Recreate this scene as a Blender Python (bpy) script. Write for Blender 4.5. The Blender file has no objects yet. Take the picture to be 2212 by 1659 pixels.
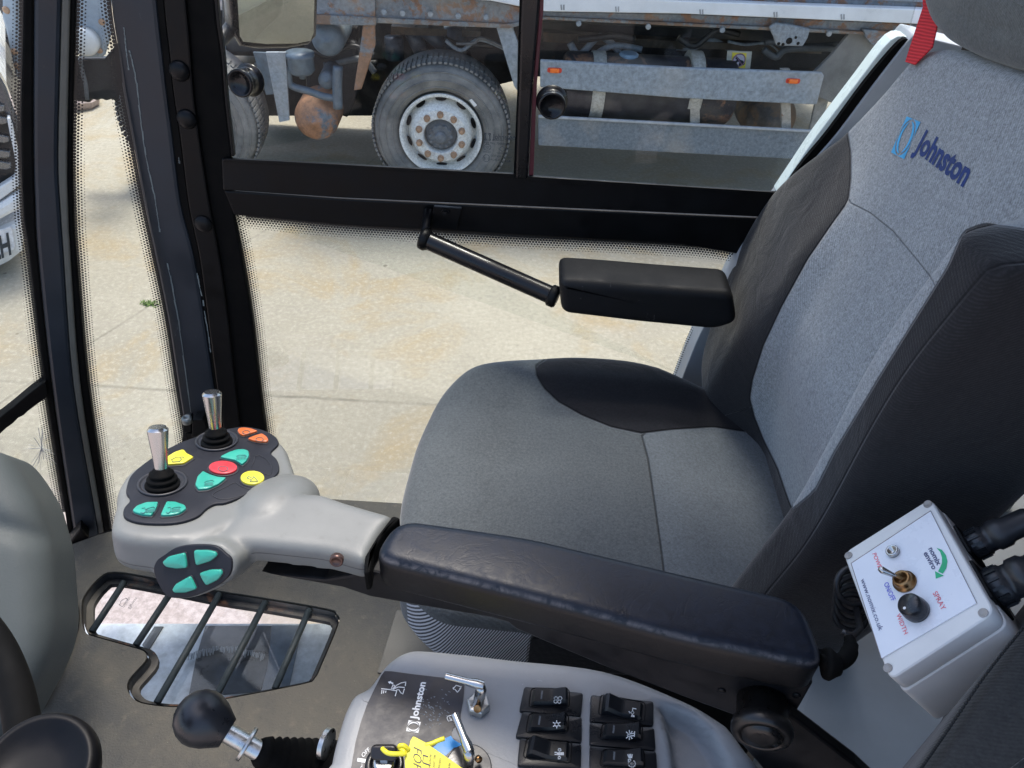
import bpy, bmesh, math, random
from mathutils import Vector, Matrix
random.seed(7)
SC = bpy.context.scene
COL = SC.collection
# ------------------------------------------------------------------ camera
H = 2.35
FPX, CX, CY = 1662.0, 1106.0, 829.5
cam = bpy.data.cameras.new('camera'); co = bpy.data.objects.new('camera', cam); COL.objects.link(co)
R = Matrix.Rotation(math.radians(50), 3, 'X') @ Matrix.Rotation(math.radians(3.5), 3, 'Z')
co.matrix_world = Matrix.Translation((0, 0, H)) @ R.to_4x4()
cam.sensor_width = 36; cam.lens = 36 * FPX / 2212; cam.clip_start = 0.02; cam.clip_end = 3000
SC.camera = co
# ------------------------------------------------------------------ light
SUN_EL, SUN_AZ = 71, 10            # sun beyond the truck, a little to the right
w = bpy.data.worlds.new('World'); SC.world = w; w.use_nodes = True
nt = w.node_tree; nt.nodes.clear()
sky = nt.nodes.new('ShaderNodeTexSky'); sky.sky_type = 'NISHITA'; sky.sun_disc = False
sky.sun_elevation = math.radians(SUN_EL); sky.sun_rotation = math.radians(SUN_AZ)
sky.air_density = 1.0; sky.dust_density = 3.0; sky.ozone_density = 1.0
bg = nt.nodes.new('ShaderNodeBackground'); bg.inputs[1].default_value = 0.15
out = nt.nodes.new('ShaderNodeOutputWorld')
nt.links.new(sky.outputs[0], bg.inputs[0]); nt.links.new(bg.outputs[0], out.inputs[0])
sl = bpy.data.lights.new('sun', 'SUN'); sl.energy = 1.55; sl.angle = math.radians(14); sl.color = (1, .95, .88)
so = bpy.data.objects.new('sun', sl); COL.objects.link(so)
sd = Vector((math.sin(math.radians(SUN_AZ)) * math.cos(math.radians(SUN_EL)), math.cos(math.radians(SUN_AZ)) * math.cos(math.radians(SUN_EL)), math.sin(math.radians(SUN_EL))))
so.rotation_euler = (-sd).to_track_quat('-Z', 'Y').to_euler(); so.location = (0, 0, 20)
SC.view_settings.view_transform = 'Standard'; SC.view_settings.look = 'None'
SC.view_settings.exposure = 1.32; SC.view_settings.gamma = 1
SC.cycles.max_bounces = 10; SC.cycles.transparent_max_bounces = 24
SC.cycles.diffuse_bounces = 5; SC.cycles.glossy_bounces = 4
SC.cycles.caustics_reflective = False; SC.cycles.caustics_refractive = False
SC.cycles.sample_clamp_indirect = 6
# ------------------------------------------------------------------ measuring helpers
C0 = Vector((0, 0, H))
V = Vector
class Pl:                                   # a real plane in the place
    def __init__(s, p, n): s.p = V(p); s.n = V(n).normalized()
    def off(s, d): return Pl(s.p + s.n * d, s.n)
    def hit(s, x, y):
        d = R @ V(((x - CX) / FPX, -(y - CY) / FPX, -1))
        return C0 + d * ((s.p - C0).dot(s.n) / d.dot(s.n))
    def axes(s):
        a = V((0, 0, 1)) if abs(s.n.z) < .9 else V((0, 1, 0))
        u = a.cross(s.n).normalized(); v = s.n.cross(u).normalized()
        return u, v
def PY(Y): return Pl((0, Y, 0), (0, -1, 0))
def PZ(Z): return Pl((0, 0, Z), (0, 0, 1))
def PX(X): return Pl((X, 0, 0), (-1, 0, 0))
def proj(P):
    q = R.transposed() @ (V(P) - C0)
    return CX + FPX * q.x / -q.z, CY - FPX * q.y / -q.z
def crop(ox, oy, s): return lambda x, y: (ox + x * s, oy + y * s)
T3 = 1 / 3
c1 = crop(0, 0, T3); c2 = crop(737.3, 0, T3); c3 = crop(1474.7, 0, T3); c4 = crop(0, 553, T3)
c6 = crop(737.3, 553, T3); c7 = crop(1474.7, 553, T3); c5 = crop(0, 1106, T3); c8 = crop(737.3, 1106, T3); c9 = crop(1474.7, 1106, T3)
kp = crop(230.4, 910.7, .1984); tg = crop(735.1, 1426.4, .1637); sw = crop(1097, 1453.8, .1587); bxc = crop(1920.1, 1042.4, .2975); lf = crop(0, 0, .3639)
def M(f, pts): return [f(*p) for p in pts]
# ------------------------------------------------------------------ object helpers
def tag(o, label=None, cat=None, group=None, kind=None):
    if label: o['label'] = label
    if cat: o['category'] = cat
    if group: o['group'] = group
    if kind: o['kind'] = kind
    return o
def thing(name, loc, label, cat, group=None):
    o = bpy.data.objects.new(name, None); COL.objects.link(o); o.location = loc; o.empty_display_size = .05
    return tag(o, label, cat, group)
def root_loc(p):
    while p.parent: p = p.parent
    return V(p.location)
def obj(name, bm, mat, parent=None, smooth=False, bevel=0, seg=2, loc=None, sub=0, recalc=True):
    if recalc: bmesh.ops.recalc_face_normals(bm, faces=bm.faces)
    L = root_loc(parent) if parent else V(loc if loc else (0, 0, 0))
    bmesh.ops.translate(bm, verts=bm.verts, vec=-L)
    me = bpy.data.meshes.new(name); bm.to_mesh(me); bm.free()
    for m in (mat if isinstance(mat, (list, tuple)) else [mat]): me.materials.append(m)
    o = bpy.data.objects.new(name, me); COL.objects.link(o)
    if parent: o.parent = parent
    else: o.location = L
    if smooth:
        for p in me.polygons: p.use_smooth = True
    if bevel:
        b = o.modifiers.new('bevel', 'BEVEL'); b.width = bevel; b.segments = seg; b.limit_method = 'ANGLE'; b.angle_limit = math.radians(40)
        b.harden_normals = False
        for p in me.polygons: p.use_smooth = False
    if sub:
        b = o.modifiers.new('sub', 'SUBSURF'); b.levels = sub; b.render_levels = sub
    return o
BM = bmesh.new
def prism(bm, front, vec):
    """closed solid: polygon of 3-D points swept by vec"""
    a = [bm.verts.new(p) for p in front]; b = [bm.verts.new(V(p) + vec) for p in front]
    n = len(a)
    bm.faces.new(a); bm.faces.new(b[::-1])
    for i in range(n): bm.faces.new((a[i], b[i], b[(i + 1) % n], a[(i + 1) % n]))
    return bm
def slab(bm, px, pl, th):
    """outline measured on plane pl, real thickness th going away along -normal"""
    return prism(bm, [pl.hit(*p) for p in px], -pl.n * th)
def bar(bm, a, b, wd, ht, up=V((0, 0, 1))):
    a = V(a); b = V(b); d = (b - a).normalized(); s = d.cross(up).normalized(); t = s.cross(d)
    pts = [a + s * wd / 2 + t * ht / 2, a - s * wd / 2 + t * ht / 2, a - s * wd / 2 - t * ht / 2, a + s * wd / 2 - t * ht / 2]
    return prism(bm, pts, b - a)
def spline(pts, n=6, closed=True):
    out = []; N = len(pts); P = [V(p) for p in pts]
    rng = range(N) if closed else range(N - 1)
    for i in rng:
        if closed: p0, p1, p2, p3 = P[i - 1], P[i], P[(i + 1) % N], P[(i + 2) % N]
        else: p0, p1, p2, p3 = P[max(i - 1, 0)], P[i], P[i + 1], P[min(i + 2, N - 1)]
        for k in range(n):
            t = k / n
            out.append(.5 * ((2 * p1) + (p2 - p0) * t + (2 * p0 - 5 * p1 + 4 * p2 - p3) * t * t + (3 * p1 - p0 - 3 * p2 + p3) * t ** 3))
    if not closed: out.append(P[-1])
    return out
def tube(bm, pts, r, n=12, cap=True, closed=False):
    pts = [V(p) for p in pts]; rings = []; N = len(pts)
    rr = r if isinstance(r, (list, tuple)) else [r] * N
    prev = None
    for i, p in enumerate(pts):
        if closed: d = pts[(i + 1) % N] - pts[i - 1]
        else: d = pts[min(i + 1, N - 1)] - pts[max(i - 1, 0)]
        d.normalize()
        if prev is None:
            a = V((0, 0, 1)) if abs(d.z) < .9 else V((1, 0, 0)); s = d.cross(a).normalized()
        else: s = (prev - d * prev.dot(d)).normalized()
        prev = s; t = d.cross(s)
        rings.append([bm.verts.new(p + (s * math.cos(k * 2 * math.pi / n) + t * math.sin(k * 2 * math.pi / n)) * rr[i]) for k in range(n)])
    for i in range(N if closed else N - 1):
        A, B = rings[i], rings[(i + 1) % N]
        for k in range(n): bm.faces.new((A[k], A[(k + 1) % n], B[(k + 1) % n], B[k]))
    if cap and not closed: bm.faces.new(rings[0][::-1]); bm.faces.new(rings[-1])
    return bm
def lathe(bm, c, ax, prof, n=28, start=0.0):
    """prof: list of (radius, height along ax)"""
    c = V(c); ax = V(ax).normalized(); a = V((0, 0, 1)) if abs(ax.z) < .9 else V((1, 0, 0)); s = ax.cross(a).normalized(); t = ax.cross(s)
    prev = None; first = None
    for r_, h_ in prof:
        if r_ < 1e-6: ring = [bm.verts.new(c + ax * h_)]
        else: ring = [bm.verts.new(c + ax * h_ + (s * math.cos(start + k * 2 * math.pi / n) + t * math.sin(start + k * 2 * math.pi / n)) * r_) for k in range(n)]
        if prev:
            if len(prev) == 1 and len(ring) > 1:
                for k in range(n): bm.faces.new((prev[0], ring[(k + 1) % n], ring[k]))
            elif len(ring) == 1 and len(prev) > 1:
                for k in range(n): bm.faces.new((prev[k], prev[(k + 1) % n], ring[0]))
            elif len(ring) > 1:
                for k in range(n): bm.faces.new((prev[k], prev[(k + 1) % n], ring[(k + 1) % n], ring[k]))
        else: first = ring
        prev = ring
    if len(first) > 2: bm.faces.new(first[::-1])
    if len(prev) > 2: bm.faces.new(prev)
    return bm
def frame(pl, o=None):
    u, v = pl.axes(); return (V(o) if o is not None else pl.p, u, v, pl.n)
def pillow(bm, fr, outl, t, r, dome=0., nin=8, narc=4, disp=None, rb=None, cen=None, spine=None):
    """rounded cushion-like solid. outl: dense 2-D outline in (u,v) of frame fr; top at w=0, bottom at w=-t, edge radius r"""
    O, U, Vv, N = fr
    pts = [V((p[0], p[1])) for p in outl]
    area = sum(pts[i - 1].x * pts[i].y - pts[i].x * pts[i - 1].y for i in range(len(pts)))
    if area < 0: pts = pts[::-1]
    n = len(pts); nor = []
    for i in range(n):
        d = pts[(i + 1) % n] - pts[i - 1]; nn = V((d.y, -d.x)); nor.append(nn.normalized() if nn.length > 1e-9 else V((0, 0)))
    if cen is None:
        A2 = 0; cx_ = cy_ = 0
        for i in range(n):
            k_ = pts[i - 1].x * pts[i].y - pts[i].x * pts[i - 1].y; A2 += k_; cx_ += (pts[i - 1].x + pts[i].x) * k_; cy_ += (pts[i - 1].y + pts[i].y) * k_
        cen = V((cx_ / (3 * A2), cy_ / (3 * A2)))
    else: cen = V(cen)
    bad = 0 if spine or nin == 0 else sum(1 for i in range(n) if (pts[i] - pts[i - 1]).length > 1e-7 and ((pts[i - 1] - cen).x * (pts[i] - cen).y - (pts[i - 1] - cen).y * (pts[i] - cen).x) < -1e-9)
    if bad: print('NOT STAR', bad, n, [round(x_, 3) for x_ in fr[0]])
    rings = []
    rb = r * .6 if rb is None else rb
    for k in range(narc):
        a = math.pi / 2 * k / narc
        rings.append(([pts[i] - nor[i] * rb * (1 - math.sin(a)) for i in range(n)], -t + rb * (1 - math.cos(a))))
    rings.append((pts, -t + rb)); 
    nside = max(1, int(t / .03))
    for k in range(1, nside): rings.append((pts, -t + rb + (t - rb - r) * k / nside))
    for k in range(narc + 1):
        a = math.pi / 2 * k / narc
        rings.append(([pts[i] - nor[i] * r * (1 - math.cos(a)) for i in range(n)], -r + r * math.sin(a)))
    base = rings[-1][0]
    for k in range(1, max(nin, 1)):
        s = 1 - k / nin
        if spine:
            a_, b_ = V(spine[0]), V(spine[1]); ab = b_ - a_
            rings.append(([p.lerp(a_ + ab * max(0, min(1, (p - a_).dot(ab) / ab.length_squared)), 1 - s) for p in base], dome * (1 - s * s)))
        else: rings.append(([cen + (p - cen) * s for p in base], dome * (1 - s * s)))
    rv = []
    def P(p, w_, top):
        dz = disp(p.x, p.y) * (1 if top else max(0, min(1, (w_ + t) / max(t - r, 1e-5)))) if disp else 0
        return O + U * p.x + Vv * p.y + N * (w_ + dz)
    for ring, w_ in rings: rv.append([bm.verts.new(P(p, w_, w_ > -r - 1e-6)) for p in ring])
    for a, b in zip(rv[:-1], rv[1:]):
        for i in range(n): bm.faces.new((a[i], a[(i + 1) % n], b[(i + 1) % n], b[i]))
    bm.faces.new(rv[0][::-1])
    if spine or nin == 0: bm.faces.new(rv[-1]); return bm
    c = bm.verts.new(P(cen, dome, True))
    for i in range(n): bm.faces.new((rv[-1][i], rv[-1][(i + 1) % n], c))
    return bm
def to2(fr, P):
    d = V(P) - fr[0]; return (d.dot(fr[1]), d.dot(fr[2]))
def outl_px(px, pl, fr, n=5):
    return spline([to2(fr, pl.hit(*p)) for p in px], n) if n > 1 else [to2(fr, pl.hit(*p)) for p in px]
def rounded(pts, r, n=5):
    """corner-rounded polygon (2-D or 3-D points)"""
    out = []; N = len(pts)
    for i in range(N):
        p = V(pts[i]); a = V(pts[i - 1]) - p; b = V(pts[(i + 1) % N]) - p
        la, lb = a.length, b.length; k = min(r, la * .45, lb * .45)
        A = p + a.normalized() * k; B = p + b.normalized() * k
        for j in range(n + 1):
            t = j / n; out.append(A * (1 - t) ** 2 + p * 2 * t * (1 - t) + B * t * t)
    return out
def sdist(poly, p):
    """signed distance (negative inside)"""
    inside = False; best = 1e9; n = len(poly)
    for i in range(n):
        x1, y1 = poly[i - 1][0], poly[i - 1][1]; x2, y2 = poly[i][0], poly[i][1]
        if (y1 > p[1]) != (y2 > p[1]) and p[0] < (x2 - x1) * (p[1] - y1) / (y2 - y1) + x1: inside = not inside
        dx, dy = x2 - x1, y2 - y1; L = dx * dx + dy * dy
        t = max(0, min(1, ((p[0] - x1) * dx + (p[1] - y1) * dy) / L)) if L else 0
        d = math.hypot(x1 + t * dx - p[0], y1 + t * dy - p[1]); best = min(best, d)
    return -best if inside else best
def seam_attr(o, name, poly, rl, fn=None):
    me = o.data; at = me.attributes.new(name, 'FLOAT', 'POINT')
    for i, v_ in enumerate(me.vertices):
        at.data[i].value = sdist(poly, proj(v_.co + rl)) if fn is None else fn(v_.co + rl)
def strokes(bm, lines, pl, wd, th=.0004, cl=False):
    """thin raised line marks on a plane; lines are lists of 3-D points already on it"""
    for L in lines:
        L = [V(p) for p in L]
        for a, b in zip(L[:-1], L[1:]):
            d = (b - a)
            if d.length < 1e-6: continue
            d.normalize(); s = d.cross(pl.n).normalized() * wd / 2; e = d * wd * .35
            prism(bm, [a - e + s, b + e + s, b + e - s, a - e - s], pl.n * th)
    return bm
def stpx(bm, lines, pl, wd, th=.0004): return strokes(bm, [[pl.hit(*p) for p in L] for L in lines], pl, wd, th)
_tc = {}
def text_bm(bm, s, A, B, D, th=.0004, bold=0., cap=.69, spacing=1.0):
    """lettering laid on the plane through baseline A->B, D = top of the first capital"""
    A, B, D = V(A), V(B), V(D)
    cu = bpy.data.curves.new('lettering', 'FONT'); cu.body = s; cu.size = 1; cu.offset = bold; cu.space_character = spacing; cu.resolution_u = 3
    o = bpy.data.objects.new('lettering', cu); COL.objects.link(o)
    dg = bpy.context.evaluated_depsgraph_get(); me = bpy.data.meshes.new_from_object(o.evaluated_get(dg))
    bpy.data.objects.remove(o); bpy.data.curves.remove(cu)
    xs = [v_.co.x for v_ in me.vertices]; x0, x1 = min(xs), max(xs)
    ux = (B - A) / (x1 - x0); uy = (D - A) / cap; n = (B - A).cross(D - A).normalized()
    vs = [bm.verts.new(A + ux * (v_.co.x - x0) + uy * v_.co.y + n * th) for v_ in me.vertices]
    fs = []
    for p in me.polygons:
        try: fs.append(bm.faces.new([vs[i] for i in p.vertices]))
        except ValueError: pass
    bpy.data.meshes.remove(me)
    return bm
def text_px(bm, s, pl, a, b, d, **k): return text_bm(bm, s, pl.hit(*a), pl.hit(*b), pl.hit(*d), **k)
# ------------------------------------------------------------------ materials
class NB:
    def __init__(s, name):
        s.m = bpy.data.materials.new(name); s.m.use_nodes = True; s.t = s.m.node_tree; s.t.nodes.clear()
        s.o = s.n('ShaderNodeOutputMaterial'); s.b = s.n('ShaderNodeBsdfPrincipled'); s.l(s.b.outputs[0], s.o.inputs[0])
    def n(s, t_, **k):
        x = s.t.nodes.new(t_)
        for a, v_ in k.items(): setattr(x, a, v_)
        return x
    def l(s, a, b): s.t.links.new(a, b)
    def set(s, **k):
        for a, v_ in k.items():
            i = s.b.inputs[a.replace('_', ' ')]
            if hasattr(v_, 'is_output') or isinstance(v_, bpy.types.NodeSocket): s.l(v_, i)
            else: i.default_value = v_
    def math(s, op, a, b=None, c=None, clamp=False):
        x = s.n('ShaderNodeMath', operation=op); x.use_clamp = clamp
        for i, v_ in enumerate((a, b, c)):
            if v_ is None: continue
            if isinstance(v_, bpy.types.NodeSocket): s.l(v_, x.inputs[i])
            else: x.inputs[i].default_value = v_
        return x.outputs[0]
    def coord(s, kind='Object'):
        if not hasattr(s, '_c'): s._c = s.n('ShaderNodeTexCoord')
        return s._c.outputs[kind]
    def noise(s, sc, det=4, rough=.5, vec=None, dist=0):
        x = s.n('ShaderNodeTexNoise'); x.inputs['Scale'].default_value = sc; x.inputs['Detail'].default_value = det
        x.inputs['Roughness'].default_value = rough; x.inputs['Distortion'].default_value = dist
        s.l(vec or s.coord(), x.inputs['Vector']); return x.outputs[0]
    def ramp(s, f, stops):
        x = s.n('ShaderNodeValToRGB'); e = x.color_ramp.elements
        while len(e) < len(stops): e.new(.5)
        for i, (p, c) in enumerate(stops): e[i].position = p; e[i].color = (*c, 1) if len(c) == 3 else c
        s.l(f, x.inputs[0]); return x.outputs[0]
    def mr(s, f, a, b, c=0., d=1.):
        x = s.n('ShaderNodeMapRange'); s.l(f, x.inputs[0])
        for i, v_ in enumerate((a, b, c, d)): x.inputs[i + 1].default_value = v_
        return x.outputs[0]
    def mix(s, f, a, b, mode='MIX'):
        x = s.n('ShaderNodeMix', data_type='RGBA', blend_type=mode)
        for v_, i in ((f, 0), (a, 6), (b, 7)):
            if isinstance(v_, bpy.types.NodeSocket): s.l(v_, x.inputs[i])
            elif i == 0: x.inputs[0].default_value = v_
            else: x.inputs[i].default_value = (*v_, 1)
        return x.outputs[2]
    def bump(s, h, st=.3, d=.001):
        x = s.n('ShaderNodeBump'); x.inputs['Strength'].default_value = st; x.inputs['Distance'].default_value = d
        s.l(h, x.inputs['Height']); s.l(x.outputs[0], s.b.inputs['Normal'])
def g3(v_): return (v_, v_, v_)
def plain(name, col, rough=.5, metal=0., var=.25, vs=25, bump=.15, bs=400, bd=.0004, spec=.5, scr=None, scrc=(.5, .5, .5), coat=0., rv=.12):
    """painted / moulded surface: colour drift, fine grain, optional worn specks"""
    b = NB(name); n1 = b.noise(vs, 5, .6)
    f = b.mr(n1, .3, .7)
    c = b.mix(f, tuple(x * (1 - var) for x in col), tuple(min(1, x * (1 + var)) for x in col))
    if scr:
        n2 = b.noise(scr, 8, .75, dist=1.2); k = b.mr(n2, .66, .70)
        c = b.mix(k, c, scrc)
    b.set(Base_Color=c, Metallic=metal, Roughness=b.mr(n1, .3, .7, max(.02, rough - rv), min(1, rough + rv)))
    b.b.inputs['Specular IOR Level'].default_value = spec
    if coat: b.b.inputs['Coat Weight'].default_value = coat; b.b.inputs['Coat Roughness'].default_value = .1
    if bump: b.bump(b.noise(bs, 3, .6), bump, bd)
    return b.m
def twill(b, freq=900., d=(.5, .6, -.62)):
    v_ = b.n('ShaderNodeVectorMath', operation='DOT_PRODUCT'); b.l(b.coord(), v_.inputs[0]); v_.inputs[1].default_value = d
    wob = b.noise(60, 2, .5)
    return b.math('SINE', b.math('ADD', b.math('MULTIPLY', v_.outputs['Value'], freq), b.math('MULTIPLY', wob, 3.0)))
def fabric(name, light, dark=None, mid=None, attrs=(), d=(.5, .6, -.62), freq=2600., amt=.07, marl=.35):
    """woven cloth; panels of other cloth where the stored seam distance is negative, with a sewn seam between"""
    b = NB(name)
    nf = b.noise(520, 2, .7); nm = b.noise(230, 3, .6); nl = b.noise(9, 3, .5)
    tw = twill(b, freq, d)
    c = b.mix(0., light, light)
    seam = None
    for an, colr in attrs:
        a = b.n('ShaderNodeAttribute', attribute_name=an).outputs['Fac']
        ins = b.mr(a, -1., 1., 1., 0.)
        c = b.mix(ins, c, colr)
        s_ = b.mr(b.math('ABSOLUTE', a), .6, 3.2, 1., 0.)
        seam = s_ if seam is None else b.math('MAXIMUM', seam, s_)
    k = b.math('ADD', b.math('MULTIPLY', b.math('SUBTRACT', nf, .5), marl * 2.2), b.math('MULTIPLY', b.math('SUBTRACT', nm, .5), marl * 2.6))
    k = b.math('ADD', k, b.math('MULTIPLY', b.math('SUBTRACT', nl, .5), .35))
    k = b.math('ADD', b.math('ADD', k, b.math('MULTIPLY', tw, amt)), 1.)
    if seam is not None: k = b.math('MULTIPLY', k, b.math('SUBTRACT', 1., b.math('MULTIPLY', seam, .65)))
    vm = b.n('ShaderNodeVectorMath', operation='SCALE'); b.l(c, vm.inputs[0]); b.l(k, vm.inputs['Scale'])
    b.set(Base_Color=vm.outputs[0], Roughness=.92)
    b.b.inputs['Specular IOR Level'].default_value = .15
    b.b.inputs['Sheen Weight'].default_value = .25; b.b.inputs['Sheen Roughness'].default_value = .4
    h = b.math('ADD', b.math('ADD', b.math('MULTIPLY', tw, .12), b.math('MULTIPLY', nf, .6)), b.math('MULTIPLY', b.noise(14, 3, .55, dist=.8), 5.))
    if seam is not None: h = b.math('SUBTRACT', h, b.math('MULTIPLY', seam, 5.))
    b.bump(h, .55, .0010)
    return b.m
def glass(name, tint=(.93, .95, .94), refl=1.):
    b = NB(name); b.t.nodes.remove(b.b)
    tr = b.n('ShaderNodeBsdfTransparent'); tr.inputs[0].default_value = (*tint, 1)
    gl = b.n('ShaderNodeBsdfGlossy'); gl.inputs['Roughness'].default_value = .02; gl.inputs['Color'].default_value = (.9, .93, .95, 1)
    fr = b.n('ShaderNodeFresnel'); fr.inputs[0].default_value = 1.5
    dirt = b.mr(b.noise(6, 6, .7), .5, .85, 0., .035)
    df = b.n('ShaderNodeBsdfDiffuse'); df.inputs[0].default_value = (.7, .7, .66, 1)
    m1 = b.n('ShaderNodeMixShader'); b.l(b.math('MULTIPLY', fr.outputs[0], refl), m1.inputs[0]); b.l(tr.outputs[0], m1.inputs[1]); b.l(gl.outputs[0], m1.inputs[2])
    m2 = b.n('ShaderNodeMixShader'); b.l(dirt, m2.inputs[0]); b.l(m1.outputs[0], m2.inputs[1]); b.l(df.outputs[0], m2.inputs[2])
    b.l(m2.outputs[0], b.o.inputs[0]); return b.m
def frit_mat():
    b = NB('black_dot_band')
    uv = b.n('ShaderNodeUVMap', uv_map='dots').outputs[0]; fd = b.n('ShaderNodeUVMap', uv_map='fade').outputs[0]
    sx = b.n('ShaderNodeSeparateXYZ'); b.l(uv, sx.inputs[0]); fx = b.n('ShaderNodeSeparateXYZ'); b.l(fd, fx.inputs[0])
    def lat(o_):
        u = b.math('SUBTRACT', b.math('FRACT', b.math('ADD', sx.outputs[0], o_)), .5)
        v_ = b.math('MULTIPLY', b.math('SUBTRACT', b.math('FRACT', b.math('ADD', b.math('DIVIDE', sx.outputs[1], 1.732), o_)), .5), 1.732)
        return b.math('SQRT', b.math('ADD', b.math('MULTIPLY', u, u), b.math('MULTIPLY', v_, v_)))
    dmin = b.math('MINIMUM', lat(0.), lat(.5))
    rad = b.mr(fx.outputs[1], 0., 1., .60, .14)
    k = b.math('LESS_THAN', dmin, rad)
    tr = b.n('ShaderNodeBsdfTransparent'); ms = b.n('ShaderNodeMixShader')
    b.set(Base_Color=(.006, .006, .007, 1), Roughness=.35)
    b.l(k, ms.inputs[0]); b.l(tr.outputs[0], ms.inputs[1]); b.l(b.b.outputs[0], ms.inputs[2]); b.l(ms.outputs[0], b.o.inputs[0])
    return b.m
def concrete():
    b = NB('worn_concrete'); P = b.coord()
    a = b.noise(.5, 4, .6); s1 = b.noise(1.7, 6, .65, dist=.6); fine = b.noise(42, 6, .72); gr = b.noise(150, 3, .8)
    mp = b.n('ShaderNodeMapping'); b.l(P, mp.inputs[0]); mp.inputs['Scale'].default_value = (.8, 5, 1); mp.inputs['Rotation'].default_value = (0, 0, .12)
    st = b.noise(1.5, 5, .6, vec=mp.outputs[0])
    c = b.mix(b.mr(a, .35, .65), (.28, .255, .20), (.39, .36, .285))
    c = b.mix(b.mr(s1, .50, .64, 0, .8), c, (.33, .26, .155))
    c = b.mix(b.mr(st, .55, .75, 0, .5), c, (.33, .30, .25))
    c = b.mix(b.mr(fine, .50, .68, 0, .55), c, (.24, .215, .175))
    c = b.mix(b.mr(fine, .32, .48, .55, 0), c, (.47, .44, .37))
    c = b.mix(b.mr(gr, .60, .70, 0, .4), c, (.25, .23, .20))
    ol = b.noise(3.1, 3, .5, dist=.3); c = b.mix(b.mr(ol, .70, .76, 0, .45), c, (.17, .15, .12))
    pt = b.noise(11, 2, .5); c = b.mix(b.mr(pt, .735, .76, 0, .7), c, (.14, .12, .095))
    sp = b.n('ShaderNodeSeparateXYZ'); b.l(P, sp.inputs[0])
    # older pinkish slab next to the vehicle
    f = b.math('ADD', sp.outputs[1], b.math('MULTIPLY', sp.outputs[0], .42))
    pk = b.mr(b.math('ADD', f, b.math('MULTIPLY', s1, .3)), 1.25, 1.42, .8, 0.)
    c = b.mix(pk, c, b.mix(b.mr(fine, .4, .6), (.31, .25, .235), (.50, .42, .395)))
    def joint(nx, ny, d, w_, col=(.10, .09, .075)):
        nonlocal c
        q = b.math('ADD', b.math('MULTIPLY', sp.outputs[0], nx), b.math('MULTIPLY', sp.outputs[1], ny))
        q = b.math('ADD', q, b.math('MULTIPLY', b.noise(3, 4, .7), .03))
        k = b.math('MULTIPLY', b.mr(b.math('ABSOLUTE', b.math('SUBTRACT', q, d)), w_ * .2, w_, .6, 0.), b.mr(b.noise(1.3, 4, .7), .38, .6, .15, 1.))
        c = b.mix(k, c, col)
    for (p1, p2, w_) in JOINTS:
        A = PZ(0).hit(*p1); B = PZ(0).hit(*p2); d = (B - A).normalized(); nx, ny = -d.y, d.x
        joint(nx, ny, A.x * nx + A.y * ny + .015, w_)
    b.set(Base_Color=c, Roughness=.85); b.b.inputs['Specular IOR Level'].default_value = .25
    b.bump(b.math('ADD', fine, b.math('MULTIPLY', gr, .5)), .5, .004)
    return b.m
JOINTS = [((190, 746), (330, 655), .012), ((195, 833), (1400, 900), .014)]
def rust(name, paint, amount=.5, sc=5., rough=.6, r1=(.26, .135, .08), r2=(.17, .105, .075)):
    b = NB(name); n = b.noise(sc, 8, .7, dist=.4); f2 = b.noise(sc * 6, 5, .7); dst = b.noise(sc * .4, 3, .5)
    c = b.mix(b.mr(f2, .35, .65), tuple(x * .75 for x in paint), tuple(x * 1.25 for x in paint))
    k = b.mr(n, 1 - amount - .03, 1 - amount + .03)
    c = b.mix(k, c, b.mix(b.mr(f2, .4, .6), r2, r1))
    c = b.mix(b.mr(dst, .5, .7, 0, .35), c, (.42, .38, .32))
    b.set(Base_Color=c, Roughness=rough); b.b.inputs['Specular IOR Level'].default_value = .3; b.bump(b.math('ADD', n, f2), .4, .004); return b.m
def striped(name, ca, cb, freq, d, rough=.9):
    b = NB(name); v_ = b.n('ShaderNodeVectorMath', operation='DOT_PRODUCT'); b.l(b.coord(), v_.inputs[0]); v_.inputs[1].default_value = d
    s = b.math('SINE', b.math('ADD', b.math('MULTIPLY', v_.outputs['Value'], freq), b.math('MULTIPLY', b.noise(25, 2), 4.)))
    b.set(Base_Color=b.mix(b.mr(s, -.2, .2), ca, cb), Roughness=rough); b.bump(s, .4, .0006); return b.m

m_black = plain('black_satin_paint', (.003, .0032, .0038), .45, spec=.18, var=.3, bump=.1, scr=30, scrc=(.03, .03, .03))
m_black2 = plain('black_frame_paint', (.0035, .004, .005), .42, spec=.2, var=.3, bump=.08, bs=250)
m_rubber = plain('black_rubber', (.002, .002, .002), .75, spec=.12, bump=.2)
m_pillar = plain('blue_black_pillar_paint', (.017, .023, .031), .38, spec=.35, var=.18, vs=8, bump=.12, bs=500, scr=22, scrc=(.07, .075, .08))
m_olive = plain('olive_grey_seal', (.10, .10, .085), .6, var=.15)
m_plast = plain('grey_moulded_plastic', (.19, .197, .187), .46, var=.08, vs=12, bump=.12, bs=900, spec=.5)
m_plast2 = plain('grey_grained_plastic', (.255, .262, .268), .5, var=.14, vs=9, bump=.45, bs=260, bd=.0006, scr=16, scrc=(.42, .43, .45))
m_trim = plain('pale_grey_trim', (.36, .39, .42), .5, var=.06, bump=.2, bs=500)
m_cover = plain('grey_cover_panel', (.37, .40, .405), .5, var=.13, vs=6, bump=.2, bs=300)
m_column = plain('grey_green_column_plastic', (.072, .083, .083), .6, var=.14, vs=5, bump=.6, bs=300, bd=.0007, spec=.3, scr=18, scrc=(.10, .115, .115))
m_floor0 = plain('dark_olive_floor_mat', (.056, .055, .046), .6, spec=.35, var=.28, vs=7, bump=.7, bs=260, bd=.0012, scr=60, scrc=(.16, .155, .14))
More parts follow.
